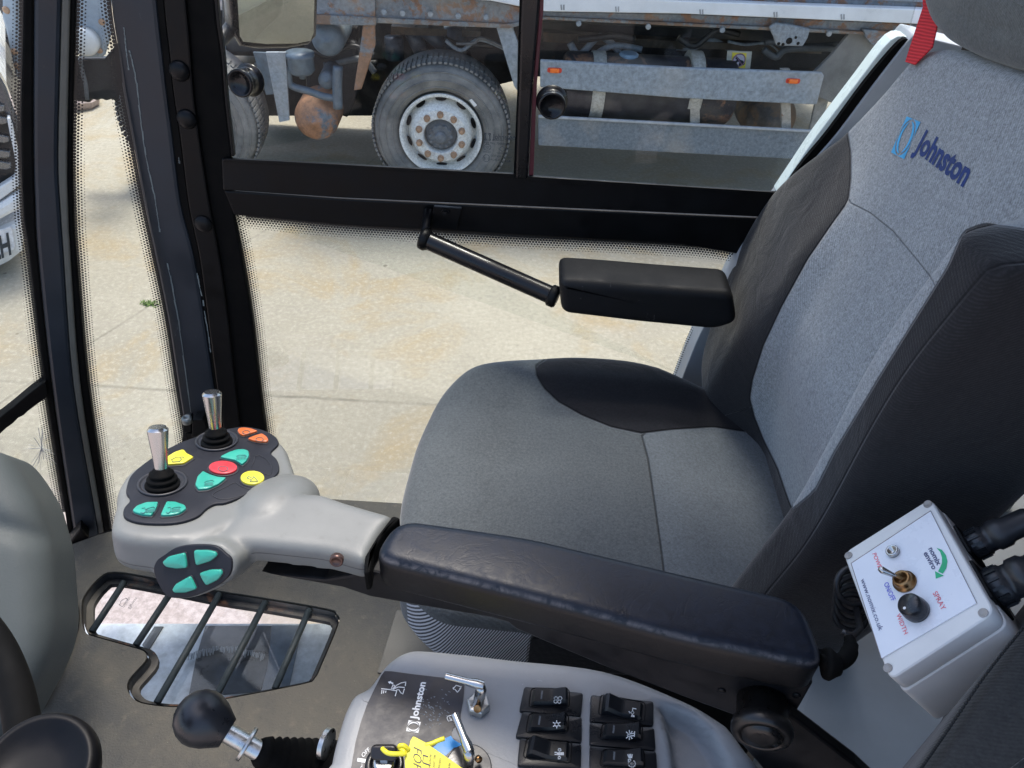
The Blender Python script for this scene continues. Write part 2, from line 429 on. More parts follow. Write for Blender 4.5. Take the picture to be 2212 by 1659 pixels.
def floor_mat_():
    b = NB('dirty_floor_mat'); n1 = b.noise(5, 5, .65, dist=.5); n2 = b.noise(38, 5, .7); n3 = b.noise(260, 3, .6); n4 = b.noise(600, 2, .5)
    c = b.mix(b.mr(n1, .38, .66), (.036, .035, .031), (.078, .070, .054)); c = b.mix(b.mr(n2, .55, .7, 0, .55), c, (.105, .09, .066)); c = b.mix(b.mr(n2, .3, .42, .5, 0), c, (.028, .028, .027)); c = b.mix(b.mr(n4, .72, .76), c, (.26, .25, .22))
    b.set(Base_Color=c, Roughness=b.mr(n1, .35, .65, .5, .68)); b.b.inputs['Specular IOR Level'].default_value = .3; b.bump(b.math('ADD', n3, n2), .8, .0014); return b.m
m_floor = floor_mat_()
m_vinyl = plain('navy_black_vinyl', (.012, .017, .028), .34, var=.2, vs=15, bump=.55, bs=120, bd=.0012, spec=.6)
m_foam = plain('black_soft_foam', (.004, .0045, .0055), .6, spec=.3, var=.3, vs=20, bump=.4, bs=350, scr=40, scrc=(.08, .08, .08))
m_brk = plain('black_bracket_steel', (.006, .0065, .008), .4, spec=.3, var=.35, vs=30, bump=.15, scr=35, scrc=(.05, .045, .04))
m_gloss = plain('gloss_black_paint', (.004, .004, .005), .3, spec=.3, var=.3, bump=.1, bs=90, bd=.0008, coat=.15, scr=45, scrc=(.06, .06, .06))
m_chrome = plain('polished_steel', (.50, .50, .49), .25, metal=1, var=.08, bump=.05, bs=300, rv=.06)
m_zinc = plain('zinc_plated_steel', (.55, .56, .55), .32, metal=1, var=.18, vs=90, bump=.15)
m_brass = plain('brass', (.33, .19, .085), .35, metal=1, var=.25, vs=120)
m_key = plain('keypad_black', (.010, .011, .016), .5, spec=.3, var=.15, bump=.1, bs=700)
m_keyd = plain('keypad_black_pad', (.014, .015, .020), .5, var=.15, bump=.1)
m_teal = plain('teal_button', (.028, .30, .225), .35, var=.08, bump=.05, coat=.2)
m_yel = plain('yellow_button', (.60, .54, .045), .35, var=.06, bump=.05, coat=.2)
m_red = plain('red_button', (.50, .035, .045), .35, var=.08, bump=.05, coat=.2)
m_org = plain('orange_button', (.52, .12, .03), .35, var=.1, bump=.05, coat=.2)
m_ink = plain('dark_ink', (.02, .03, .04), .6, bump=0)
m_inkw = plain('white_ink', (.78, .78, .76), .6, bump=0, var=.1, vs=200)
m_sw = plain('switch_black', (.008, .009, .011), .35, spec=.35, var=.15, bump=.2, bs=700)
m_glass = glass('cab_glass', refl=.22)
m_glassd = glass('floor_glass', (.86, .90, .93), .9)
m_frit = frit_mat()
m_white = plain('white_body_paint', (.72, .74, .73), .3, var=.04, bump=.02)
m_box = plain('off_white_box_plastic', (.70, .695, .675), .4, var=.05, bump=.12, bs=500)
m_panel = plain('white_printed_panel', (.76, .78, .83), .3, var=.03, bump=.02)

# ================================================================== THE PLACE: ground
bm = BM(); s = 400
vs = [bm.verts.new(p) for p in ((-s, -s, 0), (s, -s, 0), (s, s, 0), (-s, s, 0))]; bm.faces.new(vs)
g = obj('ground', bm, concrete(), recalc=False); tag(g, 'pale worn concrete yard with ochre stains and thin joints', 'ground', kind='structure')

# ================================================================== SWEEPER CAB (shell)
DP = PY(1.25)                                    # plane of the door
FZ = .95                                         # cab floor
QP = Pl((-.60, 1.25, 0), (.374, -.927, 0))        # quarter-window plane, turned inward
cab = thing('sweeper_cab', (0, .6, FZ), 'black framed sweeper cab shell with dark blue pillars, grey floor mat and barred floor window', 'vehicle cab')
door = thing('cab_door', (0, 1.25, FZ), 'black framed glazed cab door with sliding upper window, facing the rusty tipper truck', 'door')

# corner pillar of the windscreen
def poly(name, px, pl, th, mat, par, bevel=.002, **k):
    return obj(name, slab(BM(), px, pl, th), mat, par, bevel=bevel, **k)
Lx = [(46, -250), (50, 0), (45, 250), (50, 450), (63, 553), (97, 830), (140, 1106), (152, 1200)]
Mx = [(72, -250), (73, 0), (72, 300), (76, 450), (82, 553), (112, 830), (152, 1106), (166, 1200)]
Ox = [(140, -250), (133, 0), (125, 330), (130, 450), (137, 553), (158, 830), (205, 1106), (220, 1200)]
Px_ = [(160, -250), (152, 0), (145, 330), (147, 450), (152, 553), (173, 830), (217, 1106), (232, 1200)]
Rx_ = [(172, -250), (165, 0), (157, 300), (159, 450), (165, 553), (190, 830), (232, 1106), (246, 1200)]
def band(name, a, b, pl, th, mat, par, bevel=.002):
    A = [V((*p, 0)) for p in a]; B = [V((*p, 0)) for p in b]
    A = spline(A, 4, False); B = spline(B, 4, False)
    bm = BM(); fa = [(pl.hit(p.x, p.y), pl.hit(q.x, q.y)) for p, q in zip(A, B)]
    f = [(bm.verts.new(p), bm.verts.new(q)) for p, q in fa]; k = [(bm.verts.new(p - pl.n * th), bm.verts.new(q - pl.n * th)) for p, q in fa]
    for i in range(len(f) - 1):
        bm.faces.new((f[i][0], f[i][1], f[i + 1][1], f[i + 1][0])); bm.faces.new((k[i][0], k[i + 1][0], k[i + 1][1], k[i][1]))
        bm.faces.new((f[i][0], f[i + 1][0], k[i + 1][0], k[i][0])); bm.faces.new((f[i][1], k[i][1], k[i + 1][1], f[i + 1][1]))
    for i in (0, -1): bm.faces.new((f[i][0], k[i][0], k[i][1], f[i][1]))
    return obj(name, bm, mat, par, bevel=bevel)
pw = band('corner_pillar', Mx, Ox, QP.off(.004), .016, m_pillar, cab, .006)
band('pillar_rubber', Lx, Mx, QP.off(-.002), .010, m_rubber, pw, .003)
band('pillar_seal', Ox, Px_, QP.off(.001), .012, m_olive, pw, .003)
band('pillar_rubber', Px_, Rx_, QP.off(-.003), .008, m_rubber, pw, .003)
# door pillar with bolt strip
PLx = [(222, -250), (237, 0), (253, 110), (263, 190), (283, 300), (310, 443), (333, 553), (360, 686), (383, 836), (402, 960), (418, 1110)]
PMx = [(318, -250), (337, 0), (350, 120), (359, 200), (372, 300), (390, 443), (418, 553), (440, 686), (462, 836), (481, 960), (500, 1110)]
PNx = [(335, -250), (353, 0), (366, 120), (374, 200), (389, 300), (407, 443), (430, 553), (448, 686), (468, 836), (487, 960), (506, 1110)]
POx = [(372, -250), (400, 0), (411, 120), (417, 200), (430, 300), (452, 443), (473, 553), (492, 686), (508, 836), (524, 960), (543, 1110)]
SPx = [(455, -250), (463, 0), (478, 120), (486, 220), (500, 338), (503, 443), (521, 553), (543, 686), (560, 836), (577, 960), (597, 1110)]
dp = band('door_pillar', PLx, PMx, DP.off(.004), .016, m_pillar, cab, .006)
band('pillar_channel', PMx, PNx, DP.off(.000), .012, m_rubber, dp, .001)
strip = band('bolt_strip', PNx, POx, DP.off(.006), .02, m_black, dp, .003)
for (x, y, r_) in ((388, 153, 21), (404, 257, 21), (440, 483, 20), (372, 20, 21)):
    if y < 50: continue
    c = DP.off(.006).hit(x, y); rr = .0155
    obj('cover_bolt', lathe(BM(), c, DP.n, [(rr * 1.06, 0), (rr * 1.06, .0025), (rr, .004), (rr * .8, .0075), (rr * .45, .0095), (0, .0105)], 32), m_black2, dp, smooth=True)
# chipped paint edges on the pillar
bm = BM()
for L in [[(268, 60), (272, 100), (278, 150)], [(280, 110), (295, 180), (312, 318), (335, 430), (345, 500)], [(386, 340), (388, 352)], [(425, 590), (440, 660), (455, 760)], [(360, 560), (385, 690), (412, 890)]]:
    P = [V((*p, 0)) for p in L]; Q = spline(P, 8, False)
    for a, b in zip(Q[:-1], Q[1:]):
        if random.random() < .93: stpx(bm, [[(a.x + random.uniform(-1, 1), a.y), (b.x, b.y)]], DP.off(.0045), random.uniform(.0010, .0026), .0003)
obj('chipped_edge', bm, plain('bare_primer', (.16, .19, .19), .6, bump=0), dp)
# hinge block near foot of the pillar
bm = BM(); slab(bm, M(c4, [(1185, 1060), (1230, 1050), (1240, 1140), (1190, 1150)]), DP.off(.04), .02)
slab(bm, M(c4, [(1245, 1065), (1310, 1060), (1335, 1100), (1330, 1170), (1240, 1175)]), DP.off(.045), .03)
slab(bm, M(c4, [(1185, 1140), (1330, 1175), (1260, 1230), (1180, 1200)]), DP.off(.035), .02)
hg = obj('hinge_bracket', bm, m_black, cab, bevel=.002)
obj('hinge_bush', lathe(BM(), DP.off(.045).hit(*c4(1208, 1050)), (0, 0, 1), [(.011, -.012), (.011, 0), (.008, .003), (.004, .003), (.004, -.004)], 20), plain('worn_grey_steel', (.25, .27, .26), .4, metal=.6), hg, smooth=True)

# quarter glass, windscreen glass and dot bands
def pane(name, px, pl, mat, par, th=.005):
    return obj(name, slab(BM(), px, pl, th), mat, par)
def frit(name, outer, inner, pl, par, pitch=.0055, n=10):
    A = spline([V((*p, 0)) for p in outer], n, False); B = spline([V((*p, 0)) for p in inner], n, False)
    bm = BM(); u1 = bm.loops.layers.uv.new('dots'); u2 = bm.loops.layers.uv.new('fade'); s_ = 0; pa = None; rows = []
    for a, b in zip(A, B):
        P, Q = pl.hit(a.x, a.y), pl.hit(b.x, b.y)
        if pa is not None: s_ += (P - pa).length
        pa = P; rows.append((bm.verts.new(P), bm.verts.new(Q), s_ / pitch, (Q - P).length / pitch))
    for r0, r1 in zip(rows[:-1], rows[1:]):
        f = bm.faces.new((r0[0], r0[1], r1[1], r1[0]))
        for lp, (uu, vv, ff) in zip(f.loops, ((r0[2], 0, 0), (r0[2], r0[3], 1), (r1[2], r1[3], 1), (r1[2], 0, 0))):
            lp[u1].uv = (uu, vv); lp[u2].uv = (0, ff)
    return obj(name, bm, m_frit, par, recalc=False)
def sh(L, dx, dy=0): return [(x + dx, y + dy) for x, y in L]
qg = pane('quarter_glass', Rx_ + PLx[::-1], QP.off(-.012), m_glass, cab)
QF = QP.off(-.0115)
frit('dot_band', sh(Rx_, -2), sh(Rx_, 26), QF, qg); frit('dot_band', sh(PLx, 3), sh(PLx, -26), QF, qg)
WS = QP.off(-.012)
wg = pane('windscreen_glass', [(-700, -250)] + Lx[:-1] + [(140, 1176), (-500, 1500)], WS, m_glass, cab)
frit('dot_band', sh(Lx[:-1], 2), sh(Lx[:-1], -24), QF, wg)
# rubber across the windscreen with ragged lower edge
up = [(99, 823), (60, 853), (28, 880), (0, 902), (-60, 940)]
lo = [(-60, 975), (0, 938), (14, 925), (20, 921), (28, 915), (40, 903), (52, 897), (60, 889), (75, 878), (88, 868), (100, 860), (104, 850)]
poly('windscreen_rubber', up[::-1] + lo[::-1], QP.off(.004), .03, m_rubber, cab, .002)
# star crack in the lower windscreen
bm = BM(); ctr = (90, 968)
for k in range(20):
    a = random.uniform(0, 6.283) if k > 8 else [1.35, 1.55, 1.9, 2.2, 4.5, 4.75, 4.9, .8, .5][k]; L = random.uniform(25, 95); p = [ctr]; x, y = ctr
    for j in range(6):
        a += random.uniform(-.13, .13); x += math.cos(a) * L / 6; y += math.sin(a) * L / 6; p.append((x, y))
    p = [q for q in p if q[0] < 97 + (q[1] - 830) * .155 and q[1] > 1010 - q[0] * 1.35 + 25]
    if len(p) > 1: stpx(bm, [p], QP.off(-.010), random.choice([.0004, .0007, .0011]), .0002)
obj('star_crack', bm, plain('fractured_glass', (.75, .77, .8), .15, metal=.5, bump=0), wg)

# roof, rear wall, floor edges
bm = BM(); prism(bm, [V(p) for p in ((.05, -.3, H + .33), (.95, -.3, H + .33), (.95, 1.28, H + .33), (.05, 1.28, H + .33))], V((0, 0, .04)))
obj('roof', bm, m_trim, cab, bevel=.01)  # unseen roof against the sun, kept short to let in sky light
bm = BM(); prism(bm, [V(p) for p in ((.86, -.3, FZ), (.86, 1.2, FZ), (.96, 1.2, H + .32), (.96, -.3, H + .32))], V((.03, 0, 0)))
obj('rear_wall', bm, m_black, cab)
for P in ((-.50, 1.25), (.9, 1.25)): obj('roof_post', bar(BM(), (P[0], P[1], H + .1), (P[0] + .02, P[1], H + .34), .07, .06, V((1, 0, 0))), m_pillar, cab)
# rear body of the sweeper behind the cab (white, louvred): shows in the mirror
bm = BM(); prism(bm, [V(p) for p in ((1.0, -.2, .45), (3.3, -.2, .45), (3.3, 1.22, .45), (1.0, 1.22, .45))], V((0, 0, 1.6)))
hp = obj('hopper_body', bm, m_white, cab, bevel=.03, seg=3)
bm = BM()
for k in range(9): prism(bm, [V(p) for p in ((1.25, 1.222, .9 + k * .09), (2.2, 1.222, .9 + k * .09), (2.2, 1.222, .94 + k * .09), (1.25, 1.222, .94 + k * .09))], V((0, .012, 0)))
obj('louvre_panel', bm, m_black, hp)

# floor with shaped opening
FP = PZ(FZ)
hole = M(c5, [(740, 385), (640, 425), (545, 540), (528, 620), (532, 720), (560, 785), (640, 815), (870, 880), (935, 905), (948, 950), (900, 1010), (835, 1085), (825, 1150), (870, 1215), (950, 1245), (1120, 1262), (1300, 1240), (1950, 1118), (2040, 1075), (2080, 1000), (2195, 720), (2180, 660), (2120, 625), (1700, 552), (1400, 505), (1000, 425)])
hw = [V(p) for p in spline([FP.hit(*p) for p in hole], 3)]
bm = BM()
outer = [V((-.985, 1.0, FZ)), V((-.90, 1.06, FZ)), V((-.60, 1.205, FZ)), V((.84, 1.205, FZ)), V((.84, -.3, FZ)), V((-1.25, -.3, FZ)), V((-1.2, .5, FZ))]
ed = []
for loop in (outer, hw):
    vv = [bm.verts.new(p) for p in loop]; ed += [bm.edges.new((vv[i - 1], vv[i])) for i in range(len(vv))]
r_ = bmesh.ops.triangle_fill(bm, edges=ed, use_beauty=True)
top = list(bm.faces); ex = bmesh.ops.extrude_face_region(bm, geom=top)
bmesh.ops.translate(bm, verts=[e for e in ex['geom'] if isinstance(e, bmesh.types.BMVert)], vec=(0, 0, -.018))
obj('floor_mat', bm, m_floor, cab, bevel=.004)
# raised lip and steel edge of the opening
cenh = sum(hw, V()) / len(hw)
def inset(loop, d):
    n = len(loop); o_ = []
    area = sum(loop[i - 1].x * loop[i].y - loop[i].x * loop[i - 1].y for i in range(n)); s_ = 1 if area > 0 else -1
    for i in range(n):
        t = (loop[(i + 1) % n] - loop[i - 1]).normalized(); o_.append(loop[i] + V((-t.y, t.x, 0)) * d * s_)
    return o_
bm = BM()
def ringstrip(bm, A, B):
    a = [bm.verts.new(p) for p in A]; b = [bm.verts.new(p) for p in B]; n = len(a)
    for i in range(n): bm.faces.new((a[i], a[(i + 1) % n], b[(i + 1) % n], b[i]))
def dn(L, z): return [p + V((0, 0, z)) for p in L]
i1 = inset(hw, .003); i2 = inset(hw, .016)
ringstrip(bm, dn(i1, -.003), dn(i1, -.022)); ringstrip(bm, dn(i1, -.022), dn(i2, -.022)); ringstrip(bm, dn(i2, -.022), dn(i2, -.034))
obj('window_surround', bm, rust('dark_steel_with_rust', (.010, .012, .014), .40, 14, rough=.85, r1=(.09, .045, .025), r2=(.06, .03, .02)), cab)
bm = BM(); vv = [bm.verts.new(p) for p in dn(inset(hw, .004), -.03)]; bm.faces.new(vv)
fg = obj('floor_glass', bm, m_glassd, cab)
bm = BM()
G = PZ(FZ - .029)
text_px(bm, 'TEMPERED', G, c5(800, 625), c5(845, 560), c5(790, 615)); text_px(bm, '43R-0055', G, c5(835, 630), c5(890, 560), c5(826, 622)); text_px(bm, 'E4', G, c5(846, 632), c5(858, 618), c5(838, 624))
stpx(bm, [M(c5, [(775, 605), (783, 580), (800, 565), (825, 560)]), M(c5, [(770, 600), (790, 612)]), M(c5, [(815, 556), (826, 570)])], G, .0008)
obj('glass_stamp', bm, m_ink, fg)
# steel bars across it
for i, (a, b) in enumerate((((805, 455), (595, 775)), ((1090, 548), (882, 862)), ((1425, 528), (1018, 1235)), ((1720, 582), (1392, 1212)), ((2005, 632), (1782, 1145)))):
    A = PZ(FZ - .008).hit(*c5(*a)); B = PZ(FZ - .008).hit(*c5(*b))
    obj('floor_bar', tube(BM(), [A, A + (B - A) * .5, B], .0068, 14), plain('worn_dark_bar_paint', (.018, .024, .026), .55, spec=.3, var=.35, vs=60, scr=50, scrc=(.09, .09, .08)) if i == 0 else bpy.data.materials['worn_dark_bar_paint'], cab, smooth=True)
obj('floor_lip', tube(BM(), spline([PZ(FZ + .004).hit(*c5(*p)) for p in ((432, 530), (468, 575), (492, 640), (484, 770), (420, 930), (300, 1190), (262, 1260))], 4, False), .006, 8), m_rubber, cab, smooth=True)
# added plate tinted as reflections in the floor glass, with dark brush opening
UP = PZ(.60)
gp = poly('reflection_plate', [(150, 1347), (745, 1347), (790, 1620), (120, 1620)], UP, .01, plain('blue_grey_reflection', (.55, .58, .59), .4, var=.3, vs=30, scr=50, scrc=(.42, .44, .44)), cab, .001)
poly('brush_opening', M(c5, [(1330, 735), (1760, 735), (1735, 1000), (1690, 1160), (1220, 1200), (1270, 940)]), UP.off(.004), .008, plain('murky_brush_well', (.055, .062, .07), .35, var=.6, vs=14, scr=30, scrc=(.16, .17, .18)), gp, .001)
poly('reflection_strip', M(c5, [(1760, 733), (1960, 733), (1860, 1200), (1690, 1200)]), UP.off(.003), .006, plain('dull_blue_strip', (.14, .17, .2), .4, var=.3), gp, .001)
poly('reflection_strip', M(c5, [(1000, 740), (1060, 740), (960, 900), (920, 860)]), UP.off(.003), .006, plain('dark_strip', (.05, .055, .06), .5, var=.3), gp, .001)
bm = BM()
for k in range(46):
    t = k / 45; x = 1215 + 500 * t; y = 925 - 55 * math.sin(t * math.pi) + random.uniform(-6, 6)
    A = UP.off(.012).hit(*c5(x, y)); B = UP.off(.010).hit(*c5(x + random.uniform(-14, 8), y + random.uniform(24, 52))); tube(bm, [A, B], .0015, 5)
obj('brush_bristles', bm, plain('pale_bristle', (.30, .32, .33), .5), gp)
# floor seam line and second mat
bm = BM(); slab(bm, [(856, 1318), (1000, 1300), (1300, 1450), (1300, 1560), (815, 1452)], PZ(FZ + .004), .003)
obj('rear_floor_mat', bm, plain('brown_grey_mat', (.06, .056, .046), .55, var=.25, vs=9, bump=.5, bs=260, bd=.001), cab, bevel=.001)
# black sill at foot of windscreen
poly('windscreen_sill', M(c5, [(420, 240), (520, 105), (575, 165), (575, 180), (430, 300)]), QP.off(.03), .05, m_black, cab, .003)
poly('quarter_sill', [(150, 1196), (250, 1160), (420, 1105), (600, 1100), (600, 1130), (420, 1130), (250, 1185), (160, 1215)], Pl(FP.hit(200, 1180) + V((0, .04, 0)), QP.n), .03, m_black, cab, .003)

# ================================================================== DOOR
band('door_stile', POx, SPx, DP.off(-.001), .010, m_rubber, door, .003)
band('window_channel', [(455, -250), (463, 0), (478, 120), (486, 220), (500, 338)], [(459, -250), (470, 0), (484, 120), (492, 220), (506, 338)], DP.off(.003), .010, m_black2, door, .001)
poly('upper_rail', [(478, 343), (1112, 379), (1480, 406), (1830, 429), (1835, 478), (1474, 462), (737, 428), (481, 411)], DP.off(.006), .010, m_black2, door, .003)
poly('rail_lip', [(484, 343), (600, 348), (1112, 376), (1112, 383), (480, 350)], DP.off(.010), .006, m_black, door, .001)
poly('rail_lip', [(1140, 381), (1480, 403), (1830, 425), (1830, 433), (1140, 392)], DP.off(.010), .006, m_black, door, .001)
poly('lower_rail', [(483, 412), (737, 430), (1474, 464), (1832, 480), (1832, 562), (1591, 549), (1474, 529), (737, 487), (505, 465)], DP.off(.001), .012, m_black, door, .003)
poly('window_divider', [(1128, -250), (1167, -250), (1167, 0), (1150, 200), (1140, 389), (1113, 387), (1120, 200), (1126, 0)], DP.off(.010), .018, m_gloss, door, .004)
poly('divider_edge', [(1120, -250), (1129, -250), (1127, 0), (1121, 200), (1114, 384), (1109, 380), (1117, 200), (1122, 0)], DP.off(.006), .014, m_rubber, door, .001)
gf = pane('sliding_glass', [(463, -250), (1130, -250), (1126, 0), (1112, 382), (502, 345)], DP.off(-.004), m_glass, door)
gr_ = pane('fixed_glass', [(1130, -250), (2050, -250), (1960, 83), (1820, 425), (1114, 385)], DP.off(-.014), m_glass, door)
# maroon strip painting a red reflection in the glass beside the divider
poly('red_reflection', [(1167, -100), (1177, -100), (1174, 20), (1160, 180), (1152, 388), (1142, 387), (1150, 200), (1164, 40)], DP.off(.004), .004, plain('dark_red_reflection', (.085, .008, .018), .45), door, .001)
poly('top_rail', [(440, -255), (2060, -255), (2060, -300), (440, -300)], DP.off(.018), .05, m_black2, door, .004)
lg = pane('lower_glass', SPx[4:] + [(620, 1330), (1360, 1330), (1475, 813), (1605, 547), (1474, 527), (737, 485), (502, 463)], DP.off(-.012), m_glass, door)
DF = DP.off(-.0115)
frit('dot_band', [(500, 455), (521, 553), (543, 686), (560, 836), (577, 960), (597, 1110)], [(528, 455), (549, 553), (569, 686), (585, 836), (600, 960), (618, 1110)], DF, lg)
frit('dot_band', [(502, 459), (737, 482), (1100, 505), (1474, 525), (1620, 546)], [(502, 491), (737, 512), (1100, 535), (1474, 555), (1606, 573)], DF, lg)
frit('dot_band', [(1615, 546), (1560, 650), (1508, 722), (1470, 820), (1440, 900), (1390, 1100)], [(1590, 546), (1537, 640), (1485, 722), (1448, 820), (1418, 900), (1368, 1100)], DF, lg)
poly('bottom_rail', [(590, 1140), (1420, 1140), (1420, 1230), (600, 1230)], DP.off(.0), .04, m_black, door, .003)
# latches
for (x, y, rr, ax, ln) in ((541, 172, .0215, 1, .022), (1192, 217, .0215, 1, .016)):
    c = DP.off(.0).hit(x, y)
    a = V((-.25, -1, .12)).normalized() if x < 700 else V((0.02, -1, -.02)).normalized()
    lt = obj('window_latch', lathe(BM(), c, a, [(rr * 1.18, 0), (rr * 1.2, .003), (rr * 1.0, .005), (rr * .92, .010), (rr * .92, ln), (rr * 1.02, ln + .004), (rr * 1.0, ln + .009), (rr * .86, ln + .010), (rr * .8, ln + .003), (0, ln + .002)], 40), m_gloss, door, smooth=True)
# etched glass stamp
bm = BM(); ST = DP.off(-.003)
def sq_logo(bm, pl, P, ex, ey, k=1.0, th=.0004):
    """square emblem with a circular swirl cut out: P lower left corner, ex/ey edge vectors"""
    def q(u, v_): return P + ex * u + ey * v_ + pl.n * th
    def add(pts): bm.faces.new([bm.verts.new(q(*p)) for p in pts])
    def arc(cx, cy, r0, a0, a1, n=12): return [(cx + r0 * math.cos(math.radians(a0 + (a1 - a0) * i / n)), cy + r0 * math.sin(math.radians(a0 + (a1 - a0) * i / n))) for i in range(n + 1)]
    def strip(A, B):
        for i in range(len(A) - 1): add([A[i], A[i + 1], B[i + 1], B[i]])
    for k_ in range(4):                       # four corner fillets round a circle
        A = arc(.5, .5, .49, k_ * 90 + 2, k_ * 90 + 88, 16)
        B = [(.5 + (p[0] - .5) * .5 / max(abs(p[0] - .5), abs(p[1] - .5)), .5 + (p[1] - .5) * .5 / max(abs(p[0] - .5), abs(p[1] - .5))) for p in A]
        strip(A, B)
    for rot_ in (0, 180):                     # two crescent blades turning inside it
        n = 18; O_ = []; I_ = []
        for i in range(n + 1):
            t = i / n; a = math.radians(rot_ - 70 + 165 * t); w_ = .13 * math.sin(math.pi * min(1, t * 1.0)) ** .8 + .005; r0 = .43
            O_.append((.5 + r0 * math.cos(a), .5 + r0 * math.sin(a))); I_.append((.5 + (r0 - w_) * math.cos(a), .5 + (r0 - w_) * math.sin(a)))
        strip(O_, I_)
P = ST.hit(1046, 303); sq_logo(bm, ST, P, ST.hit(1060, 303.5) - P, ST.hit(1046.3, 287) - P)
text_px(bm, 'Johnston', ST, (1064, 300), (1113, 302), (1064, 289.5), bold=.01)
text_px(bm, 'SWEEPERS', ST, (1063, 303.5), (1088, 304.5), (1063, 300.7), bold=.02)
text_px(bm, 'Part No. 7088483', ST, (1046, 310), (1096, 314), (1046, 305))
text_px(bm, 'TEMPERED', ST, (1073, 332), (1098, 333.5), (1073, 328.5)); text_px(bm, 'E000001', ST, (1044, 329), (1060, 330), (1044, 325.8))
text_px(bm, 'DOT459 AS2 M55', ST, (1060, 338.5), (1105, 342), (1060, 334)); text_px(bm, '43R-011668', ST, (1060, 346.5), (1103, 350), (1060, 342)); text_px(bm, '8', ST, (1078, 353), (1081, 353.3), (1078, 349))
text_px(bm, 'E1', ST, (1046, 345), (1055, 345.5), (1046, 339)); text_px(bm, 'CCC', ST, (1046.5, 320.5), (1058, 321), (1046.5, 315.5))
def circ(pl, x, y, rx, ry, n=18): return [(x + rx * math.cos(i * 6.2832 / n), y + ry * math.sin(i * 6.2832 / n)) for i in range(n + 1)]
stpx(bm, [circ(ST, 1050.5, 341.5, 7, 7.5), circ(ST, 1052.5, 318, 8, 6.5), [(1077, 321.5), (1085, 315.5), (1093, 322), (1085, 327), (1077, 321.5)]], ST, .0007)
obj('glass_stamp', bm, m_ink, gf)

# padded grab rail bolted to the door
gp_ = poly('grab_bracket', M(c2, [(600, 1340), (780, 1352), (745, 1490), (560, 1480)]), DP.off(.012), .008, m_black, door, .001)
obj('bracket_bolt', lathe(BM(), DP.off(.012).hit(*c2(675, 1375)), DP.n, [(.008, 0), (.008, .003), (.0048, .003), (.0048, .007), (0, .0075)], 6), m_zinc if False else m_black2, gp_)
A = V(DP.off(.05).hit(920, 518)); B = V(Pl((0, 1.12, 0), (0, -1, 0)).hit(1200, 642))
bt = BM(); tube(bt, [A, A + (B - A) * .5, B], .0160, 24)
gt = obj('grab_tube', bt, m_gloss, door, smooth=True)
e = gt.modifiers.new('es', 'EDGE_SPLIT'); e.split_angle = .8
d = (B - A).normalized()
obj('tube_collar', lathe(BM(), A - d * .004, d, [(.019, -.004), (.020, 0), (.020, .006), (.0175, .009), (.0165, .012)], 24), m_black, gt, smooth=True)
obj('tube_collar', lathe(BM(), B - d * .012, d, [(.017, 0), (.0195, .003), (.0195, .012), (.017, .016)], 24), m_black, gt, smooth=True)
bm = BM(); tube(bm, [A + V((0, .045, .035)), A + V((-.002, .02, .012)), A], .009, 10); obj('bracket_arm', bm, m_black, gp_, smooth=True)
# ================================================================== far-side armrest (soft pad)
AY = 1.12
fr = (PY(AY - .045).hit(1205, 640), V((1, 0, 0)), V((0, 0, 1)), V((0, -1, 0)))
o2 = [to2(fr, PY(AY - .045).hit(*p)) for p in ((1206, 606), (1300, 612), (1420, 622), (1584, 634), (1594, 700), (1545, 716), (1380, 700), (1213, 680))]
bm = BM(); pillow(bm, fr, rounded(o2, .016, 6), .085, .014, 0, 5, 5, rb=.014)
arf = thing('far_armrest', fr[0], 'black foam padded armrest on the window side of the seat, joined to a glossy tube', 'armrest')
obj('pad', bm, m_foam, arf, smooth=True)

# ================================================================== DRIVER SEAT
SZ = H - .90
seat = thing('driver_seat', (.15, .83, FZ), 'grey fabric driver seat with black bolsters, blue Johnston lettering and a grey headrest', 'seat')
rl = V(seat.location)
# cushion
CP = PZ(SZ - .03)
cpx = [(866, 1265), (862, 1200), (864, 1110), (882, 1030), (906, 955), (945, 885), (1008, 838), (1080, 816), (1150, 806), (1250, 801), (1380, 814), (1530, 862), (1600, 900)]
fr = (V((.15, .83, SZ)), V((1, 0, 0)), V((0, 1, 0)), V((0, 0, 1)))
o2 = [to2(fr, CP.hit(*p)) for p in cpx] + [(x - .15, y - .83) for x, y in ((.47, 1.0), (.50, .9), (.50, .7), (.47, .60), (.40, .585), (.25, .578), (.10, .578), (-.02, .582), (-.085, .592))]
def cdisp(u, v_):
    e = 0
    e += .012 * math.exp(-((u + .22) / .07) ** 2)               # front roll
    a = abs(v_ + .01) - .17
    if a > 0 : e += min(.022, a * .25)
    e -= .03 * max(0, min(1, (u - .12) / .2))
    return e
bm = BM(); pillow(bm, fr, spline(o2, 8), .125, .038, .004, 26, 6, disp=cdisp, rb=.02)
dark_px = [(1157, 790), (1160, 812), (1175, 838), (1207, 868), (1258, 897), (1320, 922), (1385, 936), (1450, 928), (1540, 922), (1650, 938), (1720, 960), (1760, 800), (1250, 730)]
pan_px = [(1385, 936), (1400, 990), (1415, 1090), (1432, 1210), (1440, 1300), (1440, 1500), (1900, 1500), (1900, 900), (1650, 938), (1540, 922), (1450, 928)]
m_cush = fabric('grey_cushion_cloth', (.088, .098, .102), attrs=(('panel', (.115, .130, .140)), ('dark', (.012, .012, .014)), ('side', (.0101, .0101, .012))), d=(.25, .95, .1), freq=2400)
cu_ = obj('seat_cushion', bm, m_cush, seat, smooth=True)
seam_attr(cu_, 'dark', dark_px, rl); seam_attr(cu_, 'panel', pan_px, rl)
seam_attr(cu_, 'side', None, rl, fn=lambda P: max((P.z - (SZ - .022)) * 1200, (P.y - .66) * 1200, (.046 - P.x) * 1200))
